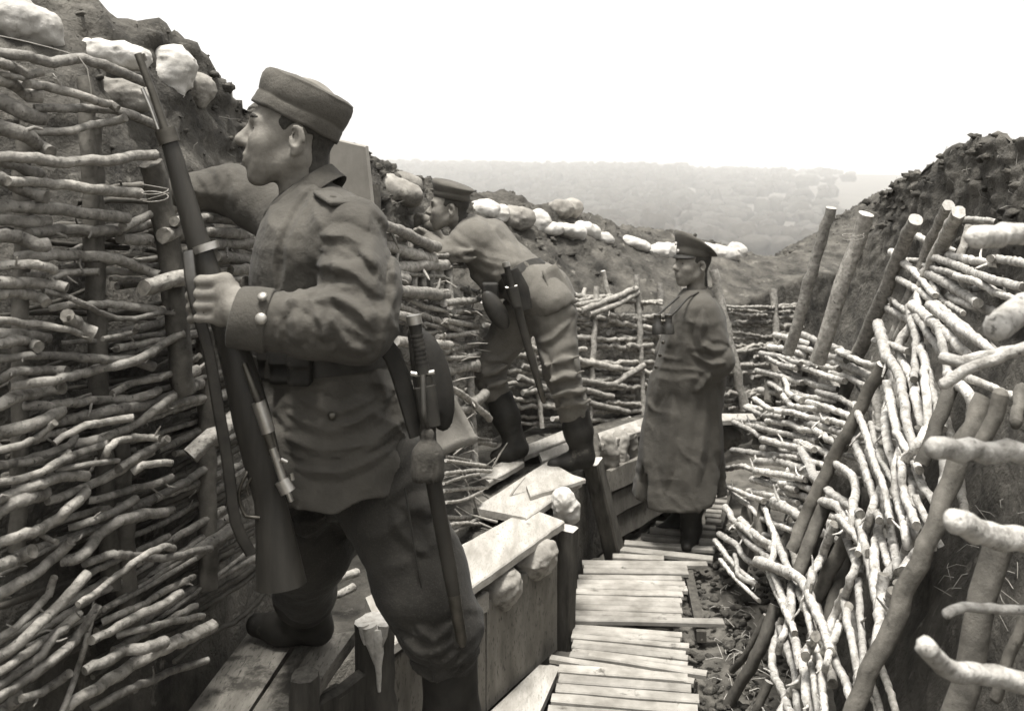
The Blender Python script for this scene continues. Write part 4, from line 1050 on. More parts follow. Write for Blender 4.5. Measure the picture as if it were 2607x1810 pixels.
def hand_fist(K, D1, D2, D3, r=.0088):
    """four fingers: knuckle > middle > far joint > tip"""
    o = []
    for i in range(4):
        rr_ = r*(1, 1.04, 1, .88)[i]; o += chain([K[i], D1[i], D2[i], D3[i]], [rr_*1.12, rr_*1.04, rr_*.96, rr_*.85], .006)
    return o
def belt_ring(name, c, R, a, b, hgt, th, matn, parent, n=56):
    ang = np.linspace(0, 2*math.pi, n, endpoint=False); v = []
    for (k, z) in ((0, -hgt/2), (th, -hgt/2), (th, hgt/2), (0, hgt/2)):
        v.append(c+np.stack([(a+k)*np.cos(ang), (b+k)*np.sin(ang), np.full(n, z)], 1)@R)
    v = np.concatenate(v); f = [[i*n+j, i*n+(j+1) % n, ((i+1) % 4)*n+(j+1) % n, ((i+1) % 4)*n+j] for i in range(4) for j in range(n)]
    return mesh_obj(name, v, f, matn, parent, [False]*len(f))
def collar(name, c, R, a, b, drop, flare, tip, matn, parent, rise=.012, n=40, gap=.14):
    th = np.linspace(gap, 2*math.pi-gap, n); v = []
    for (k, h, ti) in ((.97, -.030, 0), (.98, 0, 0), (1.0, rise, 0), (1.06, rise*.8, .0), (1+flare*.55, -drop*.5, .4), (1+flare, -drop, 1.0), (1+flare*.9, -drop-.003, 1.0), (1+flare*.45, -drop*.55, .4)):
        w = np.exp(-((np.minimum(th, 2*math.pi-th)-gap)/.42)**2)*tip*ti
        fr = .30+.70*(1+np.cos(th))/2; kk = np.where(k > 1.05, 1+(k-1)*fr, k); hh = np.where(h < -.001, h*(.5+.5*fr), h)
        v.append(c+np.stack([(a*kk+w)*np.cos(th), b*(1+(k-1)*.9 if k > 1.05 else k)*np.sin(th), hh-w*.35+0*th], 1)@R)
    v = np.concatenate(v); m = 8; f = [[i*n+j, i*n+j+1, (i+1)*n+j+1, (i+1)*n+j] for i in range(m-1) for j in range(n-1)]
    f += [[i*n for i in range(m)], [i*n+n-1 for i in range(m)][::-1]]
    return mesh_obj(name, v, f, matn, parent, True)

def foldset(lines, Yref, w=.011, amp=.008, ycut=None, soft=.03):
    segs = []
    for ln in lines:
        q = [P(x, y, Yref)[[0, 2]] for x, y in ln]; n = len(q)-1
        for i in range(n): segs.append((q[i], q[i+1], (0 if i == 0 else 1), (0 if i == n-1 else 1)))
    def f(p):
        d = np.full(len(p), 9.0); xz = p[:, [0, 2]]; fade = np.ones(len(p))
        for a, b, e0, e1 in segs:
            ab = b-a; t = np.clip(((xz-a)@ab)/(ab@ab), 0, 1); e = np.linalg.norm(xz-a-t[:, None]*ab, axis=1)
            e = e+w*1.3*((1-e0)*np.clip(1-t*2.2, 0, 1)+(1-e1)*np.clip(t*2.2-1.2, 0, 1)); d = np.minimum(d, e)
        r = .45*np.exp(-(d/w)**2)+.75*np.exp(-d/(w*.55))-.6*np.exp(-np.abs(d-1.7*w)/(w*.55))
        m = 1.0 if ycut is None else np.clip((ycut-p[:, 1])/soft, 0, 1)
        return -amp*r*m
    return ('d', 0, f)
def cr(sc, ox, oy, *lines): return [[(ox+x*sc, oy+y*sc) for x, y in ln] for ln in lines]
MICRO = ('d', 0, lambda p: -.004*(fbm(p*22, 3, 77)-.45)-.0026*(noise(p*75, 78)-.5))
# ------------------------------------------------------------------ first soldier
YC = 2.36
p1 = empty('person', (-.35, 2.32, .515), 'big foreground person in grey field cap and tunic gripping an upright rifle', 'person')
R1h = frame((-.985, -.17), 6); s1 = 1.05
O1 = P(745, 350, 2.27)-R1h[1]*.083
neck_a, neck_b = O1+R1h[0]*-.022-R1h[2]*.045, P(790, 560, 2.37)
neckf1 = rc(neck_a, neck_b, .056, .066)
# left hand on the rifle
K = [P(575-3*i, 712+33*i, 2.065) for i in range(4)]
D1 = [P(512-2*i, 716+31*i, 2.055) for i in range(4)]; D2 = [P(486+i, 722+30*i, 2.10) for i in range(4)]; D3 = [P(498+i, 728+29*i, 2.145) for i in range(4)]
wrist = P(618, 790, 2.055); elbow = P(925, 838, 2.10); shoul = P(890, 610, 2.2)
bops = head_ops(O1, R1h, s1)+[('u', .035, neckf1), ('u', .05, rc(neck_b, P(820, 1000, 2.36), .07, .10)), ('u', .05, rc(P(850, 600, 2.36), shoul, .06, .045)), ('u', .03, rc(shoul, elbow, .045, .04)), ('u', .03, rc(elbow, wrist, .04, .03)),
        ('u', .03, rc(wrist, P(575, 745, 2.065), .034, .026)), ('u', .02, rc(P(605, 795, 2.06), P(562, 795, 2.07), .03, .022)), ('u', .015, rc(P(572, 716, 2.068), P(563, 812, 2.07), .019, .017))]
bops += hand_fist(K, D1, D2, D3, .0118)
bops += chain([P(590, 735, 2.09), P(556, 712, 2.125), P(520, 700, 2.165), P(492, 696, 2.17)], [.018, .014, .0115, .009], .012)
sR, eR, wR = P(740, 570, 2.52), P(590, 482, 2.60), P(462, 492, 2.60)
bops += [('u', .05, rc(P(800, 600, 2.4), sR, .06, .045)), ('u', .03, rc(sR, eR, .045, .04)), ('u', .03, rc(eR, wR, .04, .028)), ('u', .02, rc(wR, P(432, 512, 2.60), .028, .024))]
for i in range(4): bops += chain([P(436-2*i, 500+10*i, 2.585+.008*i), P(418-3*i, 512+11*i, 2.58), P(410-2*i, 530+11*i, 2.575)], [.011, .010, .008], .006)
bops += chain([P(452, 515, 2.58), P(440, 535, 2.57), P(432, 548, 2.565)], [.013, .011, .009], .008)
sdf_obj('body', bops, P(370, 1010, 2.6)*[1, 0, 1]+[0, 1.98, 0], P(1010, 190, 2.3)*[1, 0, 1]+[.02, 2.68, .05], .0042, 'skin', p1)
face_bits(O1, R1h, s1, p1, .0042)
sdf_obj('hair', hair_ops(O1, R1h, neckf1, s1), O1-.19, O1+.19, .004, 'hair', p1)
# cap
tc = math.radians(20); Rc = np.array([R1h[0]*math.cos(tc)+R1h[2]*math.sin(tc), R1h[1], R1h[2]*math.cos(tc)-R1h[0]*math.sin(tc)])
Oc = O1+R1h[0]*.002+R1h[2]*.042
rings_obj('cap', Oc, Rc, [(-.004, 0, .102, .080, 0), (-.003, 0, .112, .0895, 0), (.004, 0, .1125, .0900, 0), (.014, 0, .1125, .090, 0), (.026, 0, .1125, .0900, 0), (.0295, 0, .1105, .0880, 0), (.033, 0, .1125, .0905, 0), (.05, .0, .1165, .0945, 0), (.066, 0, .1175, .0955, .0),
        (.08, .0, .1155, .0935, 0), (.0865, .0, .112, .091, 0), (.0885, 0, .1125, .0915, 0), (.0905, 0, .109, .0885, 0), (.095, 0, .095, .076, 0), (.0975, 0, .07, .055, 0), (.0975, 0, .035, .028, 0), (.096, 0, .012, .01, 0)], ['capcloth', 'capband'], p1, 64, .0030, 5, [0, 0, 0, 0, 1, 1]+[0]*11)
# tunic
def zy(y, Yc=YC): return HC-(y-YH)/F*Yc
def xx(x, Yc=YC): return (x-CX)/F*Yc
prof = [(1235, 664, 1072, .222), (1150, 660, 1064, .215), (1050, 650, 1042, .19), (960, 648, 1005, .165), (905, 652, 990, .160), (850, 645, 998, .168), (750, 645, 1003, .185), (680, 645, 992, .195), (620, 656, 962, .195), (570, 672, 925, .175), (535, 690, 893, .145), (500, 715, 862, .105), (468, 745, 835, .07)]
stn = [(zy(y), (xx(a)+xx(b))/2, YC, (xx(b)-xx(a))/2, w) for y, a, b, w in prof]
hemf = lambda p: np.interp(p[:, 0], [xx(660), xx(766), xx(900), xx(1046), xx(1070)], [zy(1196), zy(1221), zy(1221), zy(1190), zy(1180)])+.004*np.sin(p[:, 0]*40+p[:, 1]*30)
arm_u = rc(shoul, elbow, .08, .08); arm_l = rc(elbow, wrist, .076, .062)
tops = [('u', 0, loft(stn, 0, 2.15, hemf)), ('u', .05, rc(P(845, 560, 2.34), P(885, 600, 2.22), .075, .085)), ('u', .03, rc(shoul, P(918, 735, 2.14), .078, .079)), ('u', .03, rc(P(918, 735, 2.14), P(918, 832, 2.10), .078, .074)),
        ('u', .03, rc(P(914, 836, 2.10), P(800, 826, 2.07), .075, .067)), ('u', .03, rc(P(800, 826, 2.07), P(668, 815, 2.055), .067, .058))]
tops += [('u', .05, rc(P(800, 560, 2.45), sR, .085, .078)), ('u', .03, rc(sR, P(660, 520, 2.57), .078, .070)), ('u', .02, rc(P(660, 520, 2.57), eR, .068, .064)), ('u', .02, rc(eR, wR+[-.005, 0, 0], .062, .05))]
# sculpted folds: ridges laid over elbow, armpit, back and skirt
def fold(x0, y0, Y0, x1, y1, Y1, r=.012, k=.02, xm=None, ym=None):
    a, b = P(x0, y0, Y0), P(x1, y1, Y1)
    m = (a+b)/2 if xm is None else P(xm, ym, (Y0+Y1)/2)
    return [('u', k, rc(a, m, r*.5, r)), ('u', k, rc(m, b, r, r*.5))]
FY = 2.02
for q in ((855, 690, 2.07, 990, 700, 2.10, .010, .018, 920, 676), (862, 740, 2.065, 995, 760, 2.08, .011, .018, 930, 722), (870, 775, 2.06, 980, 800, 2.06, .010, .016, 925, 762), (830, 790, 2.02, 935, 900, 2.05, .010, .016, 900, 830),
          (870, 768, 2.03, 980, 862, 2.05, .010, .016, 945, 800), (790, 765, 2.015, 850, 890, 2.02, .008, .016, 835, 820), (740, 765, 2.01, 770, 880, 2.01, .007, .014, 768, 820), (950, 640, 2.16, 1000, 760, 2.18, .012, .02, 990, 690)):
    tops += fold(*q)
tops += [folds(unit(wrist-elbow), .006, 30, 9, 1, near(arm_l, .0, .03)), folds(unit(elbow-shoul), .007, 20, 7, 2, near(arm_u, .0, .03)), folds([.3, .2, 1], .010, 16, 6, 3, lambda p: np.clip((zy(880)-p[:, 2])/.08, 0, 1)), folds([.5, 0, .6], .008, 12, 5, 5, lambda p: np.clip((p[:, 2]-zy(900))/.1, 0, 1)*.8)]
C4 = (.5013, 350, 100); C5 = (.5013, 450, 700)
tops += [foldset(cr(*C4, [(905, 1000), (1050, 995), (1180, 1060), (1255, 1170)], [(885, 1165), (1000, 1125), (1130, 1180), (1250, 1300)], [(935, 1300), (1040, 1280), (1150, 1345), (1230, 1460)], [(1010, 1350), (1055, 1430), (1110, 1530), (1200, 1560)], [(945, 1335), (990, 1420), (1000, 1510)], [(850, 1345), (872, 1440), (860, 1520)]), 2.1, .015, .011, 2.2),
         foldset(cr(*C4, [(900, 1080), (1010, 1060), (1120, 1110)], [(1120, 1050), (1200, 1120), (1265, 1240)], [(1060, 1390), (1150, 1460), (1230, 1520)], [(900, 1370), (935, 1450), (930, 1540)], [(760, 1360), (775, 1450), (765, 1540)], [(1000, 1230), (1120, 1250), (1210, 1340)]), 2.1, .008, .006, 2.2),
         foldset(cr(*C4, [(885, 750), (820, 880), (780, 1020), (750, 1290)], [(1215, 860), (1275, 1000), (1310, 1180), (1320, 1350)]), 2.25, .010, -.007, 2.4),
         foldset(cr(*C4, [(300, 680), (372, 740), (400, 830)], [(400, 650), (450, 720), (440, 840)], [(455, 640), (515, 720), (520, 860)], [(250, 720), (310, 760), (350, 840)]), 2.57, .014, .005, None),
         foldset(cr(*C5, [(560, 690), (800, 770), (1060, 690)], [(540, 800), (750, 860), (1000, 845), (1150, 765)], [(600, 950), (850, 965), (1110, 885)], [(1060, 560), (1110, 700), (1150, 860)], [(620, 620), (820, 690), (1000, 640)], [(480, 720), (540, 900), (590, 1020)], [(980, 480), (1040, 600), (1060, 690)]), 2.2, .014, .010, 2.4),
         foldset(cr(*C5, [(640, 880), (900, 905), (1130, 820)], [(520, 860), (700, 910), (860, 905)], [(700, 730), (900, 740), (1090, 640)]), 2.2, .007, .004, 2.4), MICRO]
sdf_obj('tunic', tops, [xx(350), 1.97, zy(1250)], [xx(1090), 2.72, zy(440)], .0055, 'wool', p1)
# collar, strap, cuff, buttons, belt, pouches, flap
fc = unit(P(690, 552, YC)-P(840, 432, YC)); lc = unit(np.cross([0, 0, 1.0], [-1, .12, 0])); uc = unit(np.cross(fc, lc)); Rk = np.array([fc, lc, uc])
collar('collar', P(768, 492, YC), Rk, .098, .078, .048, .30, .055, 'wool', p1)
mb = MB(); a, b, c = P(812, 478, 2.29), P(850, 500, 2.20), P(880, 530, 2.14)
ops = [('u', 0, rbox(P(848, 500, 2.235), (.040, .026, .005), np.array([unit(P(884, 518, 2.16)-P(816, 484, 2.31)), unit(np.cross(unit(P(884, 518, 2.16)-P(816, 484, 2.31)), [.55, -.35, .75])), unit(np.cross(unit(P(884, 518, 2.16)-P(816, 484, 2.31)), unit(np.cross(unit(P(884, 518, 2.16)-P(816, 484, 2.31)), [.55, -.35, .75]))))]), .004))]
RS = np.array([unit(P(884, 532, 2.14)-P(808, 484, 2.30)), [0, 0, 0], [0, 0, 0]]); RS[2] = unit(np.array([.35, -.55, .8])-RS[0]*(np.array([.35, -.55, .8])@RS[0])); RS[1] = np.cross(RS[2], RS[0])
sdf_obj('shoulder_strap', [('u', 0, rbox(P(846, 505, 2.205), (.058, .027, .006), RS, .005))], P(846, 505, 2.205)-.1, P(846, 505, 2.205)+.1, .004, 'wool', p1)
cu0, cu1 = P(690, 817, 2.052), P(598, 806, 2.052); axc = unit(cu1-cu0); Rcu = np.array([unit(np.cross([0, 1, 0], axc)), [0, 1.0, 0], axc]); Rcu[1] = np.cross(Rcu[2], Rcu[0])
rings_obj('cuff', cu0, Rcu, [(0, 0, .056, .05, 0), (0, 0, .067, .06, 0), (.004, 0, .069, .061, 0), (.04, 0, .068, .060, -.05), (.072, 0, .068, .059, -.10), (.075, 0, .066, .057, -.10), (.072, 0, .060, .05, -.1), (.055, 0, .045, .04, -.1)], 'wool', p1, 40, .0015, 2)
button(p1, P(664, 812, 1.992), [-.1, -1, .1], .0125); button(p1, P(668, 755, 2.0), [-.1, -.7, .7], .0105); button(p1, P(845, 1058, 2.172), [0, -1, .1], .0095, 'gunmetal'); button(p1, P(848, 503, 2.192), RS[2], .008, 'wool')
Rb = frame((-1, 0), -3)
belt_ring('belt', np.array([xx(820), YC, zy(905)]), Rb, .166, .166, .045, .005, 'strap', p1)
for (x, y, Y) in ((720, 930, 2.21), (765, 935, 2.18), (690, 920, 2.25)):
    c = P(x, y, Y); sdf_obj('pouch', [('u', 0, rbox(c, (.026, .024, .04), None, .008)), ('u', .004, rbox(c+[0, -.012, .022], (.028, .018, .02), None, .006))], c-.07, c+.07, .0045, 'leather', p1)
sheet('tunic_tail', [P(1075, 1000, 2.28), P(1140, 985, 2.34), P(1212, 1122, 2.38), P(1090, 1172, 2.30)], .008, 'lining', p1, 9, .02)
# spade case on the belt
sc_ = P(1104, 970, 2.15); sdf_obj('spade_case', [('u', 0, ell(sc_, (.040, .020, .112), np.array([[.97, 0, .22], [0, 1, 0], [-.22, 0, .97]]))), ('u', .01, rc(P(1060, 850, 2.16), P(1090, 1050, 2.13), .02, .024))], sc_-.19, sc_+.19, .005, 'leather', p1)
# trousers
lh, lk, lb_, lbt = P(950, 1200, 2.32), P(1078, 1480, 2.25), P(1125, 1600, 2.25), P(1142, 1665, 2.26)
rh, rk, rs_ = P(830, 1200, 2.46), P(785, 1400, 2.44), P(772, 1490, 2.52)
trs = [('u', 0, ell(P(905, 1170, 2.37), (.155, .145, .12))), ('u', .05, rc(lh, lk, .118, .098)), ('u', .04, rc(lk, lb_, .098, .088)), ('u', .03, rc(lb_, lbt, .084, .062)), ('u', .05, rc(rh, rk, .118, .098)), ('u', .04, rc(rk, rs_, .098, .08))]
for q in ((1010, 1560, 2.18, 1140, 1610, 2.18, .012, .02, 1085, 1600), (1075, 1650, 2.17, 1160, 1690, 2.18, .012, .018, 1120, 1690), (1060, 1620, 2.16, 1165, 1645, 2.18, .011, .018, 1120, 1638), (690, 1300, 2.36, 820, 1260, 2.35, .014, .022, 760, 1300), (700, 1350, 2.33, 830, 1290, 2.34, .014, .022, 775, 1345), (720, 1390, 2.33, 825, 1330, 2.35, .012, .02, 790, 1380)): trs += fold(*q)
trs += [folds(lk-lh, .012, 13, 5, 11), folds(lb_-lk, .008, 30, 8, 12, lambda p: np.clip((zy(1500)-p[:, 2])/.05, 0, 1))]
trs += [foldset(cr(*C5, [(560, 1180), (680, 1190), (760, 1150)], [(570, 1260), (690, 1270), (780, 1210)], [(600, 1340), (700, 1310), (780, 1240)], [(760, 1150), (800, 1290), (880, 1420)], [(1120, 1110), (1180, 1220), (1300, 1320)], [(1150, 1100), (1250, 1110), (1330, 1180)]), 2.3, .014, .011, None),
        foldset([[(1000, 1590), (1080, 1640), (1160, 1610)], [(1030, 1690), (1100, 1720), (1170, 1690)], [(1060, 1560), (1110, 1600), (1160, 1560)], [(1090, 1650), (1130, 1660), (1170, 1640)]], 2.2, .012, .011, None), MICRO]
sdf_obj('trousers', trs, [xx(640), 2.04, zy(1760)], [xx(1210), 2.72, zy(1040)], .0065, 'trouser', p1)
mb = MB(); tube(mb, [P(1030, 1240, 2.163), P(1045, 1330, 2.15), P(1062, 1440, 2.147), P(1082, 1540, 2.152)], [.0022]*4, 6, .02); mb.build('seam', 'leather', p1)
boot(p1, lbt+[0, 0, .02], np.array([-.13, 2.28, .62]), np.array([-.10, 2.29, .552]), np.array([-.32, 2.27, .552]), .066, .05, .008)
boot(p1, rs_+[0, 0, .02], np.array([-.56, 2.68, .91]), np.array([-.53, 2.68, .842]), np.array([-.71, 2.74, .842]), .082, .055, .008)

# ------------------------------------------------------------------ rifle
rf = empty('rifle', P(718, 1490, 2.12), 'long bolt-action rifle held upright by the foreground person', 'rifle')
mb = MB(); pth = [(426, 345, 21), (450, 425, 24), (476, 520, 27), (503, 612, 30), (540, 725, 33), (575, 830, 36), (612, 950, 44), (640, 1060, 50), (664, 1160, 48), (686, 1270, 40), (700, 1360, 50), (716, 1490, 66)]
tube(mb, [P(x, y, 2.12) for x, y, w in pth], [w*2.12/F for x, y, w in pth], 16, .03, 0, 0, 0, 0, flat=(.72, 1)); mb.build('stock', 'stock', rf)
mb = MB(); tube(mb, [P(351, 138, 2.12), P(390, 240, 2.12), P(428, 352, 2.12)], [.0082, .0088, .0095], 12); mb.build('barrel', 'gunmetal', rf)
mb = MB(); tube(mb, [P(362, 225, 2.12), P(382, 270, 2.12), P(404, 330, 2.12)], [.0042]*3, 8); mb.build('cleaning_rod', 'steel', rf)
def band(x0, y0, x1, y1, r, m='gunmetal'):
    mb = MB(); tube(mb, [P(x0, y0, 2.12), P(x1, y1, 2.12)], [r, r], 16, None, 0, 0, 0, 0, flat=(.78, 1)); mb.build('band', m, rf)
band(420, 330, 432, 366, .0235); band(519, 622, 525, 640, .0305, 'steel')
mb = MB(); tube(mb, [P(358, 140, 2.12), P(366, 158, 2.12)], [.006, .006], 6, None, 0, 0, 0, 0, flat=(.4, 1.6)); tube(mb, [P(366, 138, 2.12), P(370, 150, 2.12)], [.003, .003], 6); mb.build('front_sight', 'gunmetal', rf)
rt = np.array([.94, 0, .35])*.0
mb = MB(); tube(mb, [P(622, 925, 2.08), P(640, 975, 2.075), P(660, 1028, 2.075)], [.0065, .0075, .009], 10); mb.build('barrel_rear', 'gunmetal', rf)
mb = MB(); tube(mb, [P(658, 1022, 2.07), P(684, 1100, 2.07)], [.0148, .0148], 16); mb.build('receiver_ring', 'steel', rf)
mb = MB(); tube(mb, [P(680, 1098, 2.07), P(700, 1160, 2.07)], [.0112, .0108], 14); tube(mb, [P(692, 1098, 2.065), P(706, 1150, 2.065)], [.003, .003], 8); mb.build('receiver', 'gunmetal', rf)
mb = MB(); tube(mb, [P(694, 1140, 2.065), P(722, 1225, 2.065)], [.0088, .0088], 14); tube(mb, [P(716, 1168, 2.06), P(732, 1176, 2.06)], [.005, .005], 8); tube(mb, [P(742, 1205, 2.065), P(746, 1222, 2.065)], [.004, .004], 8); mb.build('bolt', 'steel', rf)
mb = MB(); tube(mb, [P(718, 1222, 2.065), P(734, 1252, 2.065)], [.0165, .0175], 8, None, 0, 0, 0, 0, flat=(.7, 1)); tube(mb, [P(732, 1250, 2.065), P(742, 1276, 2.065)], [.006, .0055], 10); mb.build('cocking_piece', 'steel', rf)
mb = MB(); tube(mb, [P(640, 1185, 2.12)+[0, 0, 0]]+[P(628-20*math.sin(t), 1205+36*t, 2.10) for t in np.linspace(.1, 3.0, 9)]+[P(662, 1318, 2.10)], [.0042]*11, 8, .015); tube(mb, [P(640, 1215, 2.10), P(628, 1240, 2.10), P(634, 1262, 2.10)], [.0032]*3, 6, .01); mb.build('trigger_guard', 'gunmetal', rf)
mb = MB(); tube(mb, [P(478, 640, 2.09), P(484, 700, 2.06), P(500, 780, 2.05), P(532, 900, 2.06), P(556, 1040, 2.07), P(580, 1180, 2.08), P(600, 1330, 2.09), P(640, 1410, 2.10)], [.0125]*8, 8, .04, 0, 0, 0, 0, flat=(.18, 1)); mb.build('sling', 'strap', rf)

# ------------------------------------------------------------------ first bayonet
def bayonet(base, label, pts, Y, sc, knot=True):
    """pts: pommel, guard, mouth, tassel, tip (plate points)"""
    b = empty('bayonet', base, label, 'bayonet'); pm, gd, th, ts, tp = [P(x, y, Y) for x, y in pts]; k = sc; ax = unit(gd-pm); sd = unit(np.cross(ax, [0, 1, 0]))
    mb = MB(); tube(mb, [pm, pm*.7+gd*.3, pm*.3+gd*.7, gd], [.016*k, .0125*k, .0135*k, .015*k], 12, .012, 0, 0, 0, 0, flat=(.7, 1)); g = mb.build('grip', 'leather', b)
    for i in range(7):
        c = pm*(1-(.30+.08*i))+gd*(.30+.08*i); mb = MB(); tube(mb, [c-ax*.0022*k, c+ax*.0022*k], [.0146*k]*2, 12, None, 0, 0, 0, 0, flat=(.72, 1)); mb.build('groove_ring', 'strap', g)
    mb = MB(); tube(mb, [pm-ax*.008*k, pm+ax*.012*k], [.016*k, .0165*k], 12, None, 0, 0, 0, 0, True, (.75, 1)); mb.build('pommel', 'steel', b)
    mb = MB(); tube(mb, [gd-sd*.026*k-ax*.006*k, gd-sd*.01*k, gd+sd*.024*k], [.005*k, .0062*k, .006*k], 8, None, 0, 0, 0, 0); mb.build('crossguard', 'steel', b)
    mb = MB(); tube(mb, [gd+ax*.005, th, ts, ts*.4+tp*.6, tp], [.018*k, .0185*k, .0185*k, .0165*k, .011*k], 12, .03, 0, 0, 0, 0, flat=(.55, 1)); s = mb.build('scabbard', 'scab', b)
    mb = MB(); e = unit(tp-ts); tube(mb, [tp-e*.10*k, tp, tp+e*.012*k], [.0145*k, .0118*k, .005*k], 12, None, 0, 0, 0, 0, flat=(.58, 1)); mb.build('chape', 'gunmetal', s)
    mb = MB(); tube(mb, [th-[0, .014*k, 0]-ax*.05*k, th-[0, .016*k, 0]+ax*.035*k], [.024*k, .021*k], 10, None, 0, 0, 0, 0, flat=(.35, 1)); mb.build('frog', 'strap', b)
    if knot:
        c = ts-[0, .03, 0]; mb = MB(); tube(mb, [gd-[0, .012, 0], (gd+c)/2-[0, .03, 0], c-[0, 0, -.06]], [.006]*3, 8, .02); mb.build('knot_strap', 'strap', b)
        kb = sdf_obj('tassel', [('u', 0, ell(c+[0, 0, .045], (.014, .014, .013))), ('u', .008, rc(c+[0, 0, .035], c+[0, 0, .02], .012, .018)), ('u', .012, ell(c+[0, 0, .005], (.033, .030, .026))), ('u', .008, rc(c+[0, 0, -.01], c+[0, 0, -.035], .034, .036)),
              ('i', .003, lambda p: (c[2]-.05)-p[:, 2]), ('d', 0, lambda p: -.003*np.sin(np.arctan2(p[:, 1]-c[1], p[:, 0]-c[0])*26)*np.clip((c[2]+.0-p[:, 2])/.02, 0, 1))], c-.09, c+.09, .0045, 'knot', b)
    return b
bayonet(P(1175, 1632, 2.13), 'sheathed bayonet with dark tassel on the belt of the foreground person', [(1054, 812), (1078, 952), (1092, 1040), (1092, 1150), (1176, 1632)], 2.10, 1.0)
mb = MB(); tube(mb, [P(962, 860, 2.10), P(1000, 905, 2.12), P(1035, 1010, 2.13), P(1062, 1110, 2.13)], [.020, .021, .021, .019], 8, .04, 0, 0, 0, 0, flat=(.3, 1)); mb.build('belt_hanger', 'leather', p1)

# ------------------------------------------------------------------ second soldier, leaning on the parapet
p2 = empty('person', G(1370, 1190, .58), 'person in cap and short tunic leaning forward on the far parapet', 'person')
R2h = frame((-.985, -.05), 0); O2 = P(1146, 533, 5.36); s2 = 1.02
nk0, nk1 = O2-R2h[0]*.03-R2h[2]*.05, P(1195, 600, 5.40); nf2 = rc(nk0, nk1, .054, .066)
hand2 = P(1090, 606, 5.40)
b2 = head_ops(O2, R2h, s2)+[('u', .03, nf2), ('u', .05, rc(nk1, P(1360, 740, 5.35), .08, .10)), ('u', .04, rc(P(1200, 610, 5.3), P(1120, 652, 5.22), .045, .04)), ('u', .03, rc(P(1120, 652, 5.22), hand2, .038, .028)), ('u', .02, rc(hand2, hand2+[-.03, .0, .03], .03, .024))]
for i in range(4): b2 += chain([hand2+[-.03, .008*i-.01, .035-.018*i], hand2+[-.07, .008*i-.01, .045-.018*i], hand2+[-.085, .01*i, .025-.018*i]], [.012, .011, .009], .005)
b2 += chain([hand2+[0, -.02, .02], hand2+[-.03, -.025, .045], hand2+[-.05, -.02, .055]], [.013, .011, .009], .008)
hr = P(1085, 560, 5.55); b2 += [('u', .04, rc(P(1210, 600, 5.5), P(1120, 640, 5.62), .045, .04)), ('u', .03, rc(P(1120, 640, 5.62), hr, .038, .028))]
for i in range(4): b2 += chain([hr+[-.01, .008*i, .02-.016*i], hr+[-.05, .008*i, .03-.016*i], hr+[-.065, .01*i, .01-.016*i]], [.012, .011, .009], .005)
sdf_obj('body', b2, [-.62, 5.0, 1.3], [.32, 5.85, 2.2], .0065, 'skin', p2)
face_bits(O2, R2h, s2, p2, .006)
sdf_obj('hair', hair_ops(O2, R2h, nf2, s2), O2-.18, O2+.18, .006, 'hair', p2)
rings_obj('cap', O2+R2h[2]*.060-R2h[0]*.004, frame((-.93, .37), 10), [(-.002, 0, .095, .076, 0), (0, 0, .1045, .083, 0), (.02, 0, .107, .086, 0), (.028, 0, .107, .086, 0), (.031, 0, .105, .084, 0), (.04, 0, .112, .09, .0), (.065, -.002, .122, .10, .06), (.075, -.004, .122, .10, .1), (.083, -.004, .105, .085, .12), (.089, -.002, .06, .05, .12), (.09, 0, .02, .02, .1)], ['capcloth', 'capband'], p2, 44, .002, 8, [0, 0, 1, 1, 0, 0, 0, 0, 0, 0, 0])
F2 = unit([-.85, .5, 0]); L2v = np.cross([0, 0, 1.0], F2)
ch2, wa2, hp2 = P(1225, 612, 5.40), P(1305, 690, 5.38), P(1375, 742, 5.36)
t2 = []
for sgn in (-1, 1):
    t2 += [('u', .08, rc(ch2+L2v*.095*sgn, wa2+L2v*.06*sgn, .118, .105)), ('u', .07, rc(wa2+L2v*.06*sgn, hp2+L2v*.075*sgn, .104, .122))]
t2 += [('u', .05, rc(P(1205, 606, 5.28), P(1122, 650, 5.22), .078, .062)), ('u', .03, rc(P(1122, 650, 5.22), P(1098, 612, 5.36), .060, .045)), ('u', .05, rc(P(1215, 600, 5.52), P(1125, 640, 5.62), .075, .06)), ('u', .03, rc(P(1125, 640, 5.62), P(1092, 575, 5.56), .056, .042)),
       ('u', .05, rc(P(1200, 585, 5.4), ch2, .085, .12)), ('u', .05, rc(P(1225, 690, 5.36), P(1260, 735, 5.34), .06, .06))]
skd = unit(P(1440, 830, 5.36)-P(1330, 690, 5.36))
t2 += [('u', .05, rc(hp2+L2v*.05, P(1402, 770, 5.27), .135, .125)), ('u', .05, rc(hp2-L2v*.05, P(1410, 765, 5.44), .135, .125)), ('i', .004, lambda p: (p-P(1400, 788, 5.36))@unit(np.array([.45, 0, -.9])))]
for q in ((1140, 650, 5.17, 1200, 640, 5.17, .012, .02), (1150, 670, 5.18, 1215, 655, 5.18, .012, .02), (1230, 570, 5.30, 1290, 640, 5.27, .012, .02), (1265, 700, 5.23, 1340, 670, 5.25, .012, .02), (1210, 650, 5.22, 1270, 690, 5.22, .012, .02)): t2 += fold(*q)
t2 += [folds(unit(hp2-ch2), .004, 13, 5, 21), folds([0, .3, 1], .003, 9, 14, 22)]
C7 = (.5327, 900, 400)
t2 += [foldset(cr(*C7, [(450, 340), (520, 400), (640, 470), (790, 500)], [(420, 450), (500, 430), (580, 440)], [(430, 500), (520, 470), (600, 490)], [(560, 520), (680, 560), (700, 640)], [(640, 300), (730, 380), (800, 480)], [(540, 560), (600, 600), (640, 660)], [(600, 480), (700, 510), (830, 490)]), 5.3, .018, .006, 5.5), MICRO]
sdf_obj('tunic', t2, [-.62, 4.95, 1.22], [.48, 5.85, 2.0], .009, 'wool2', p2)
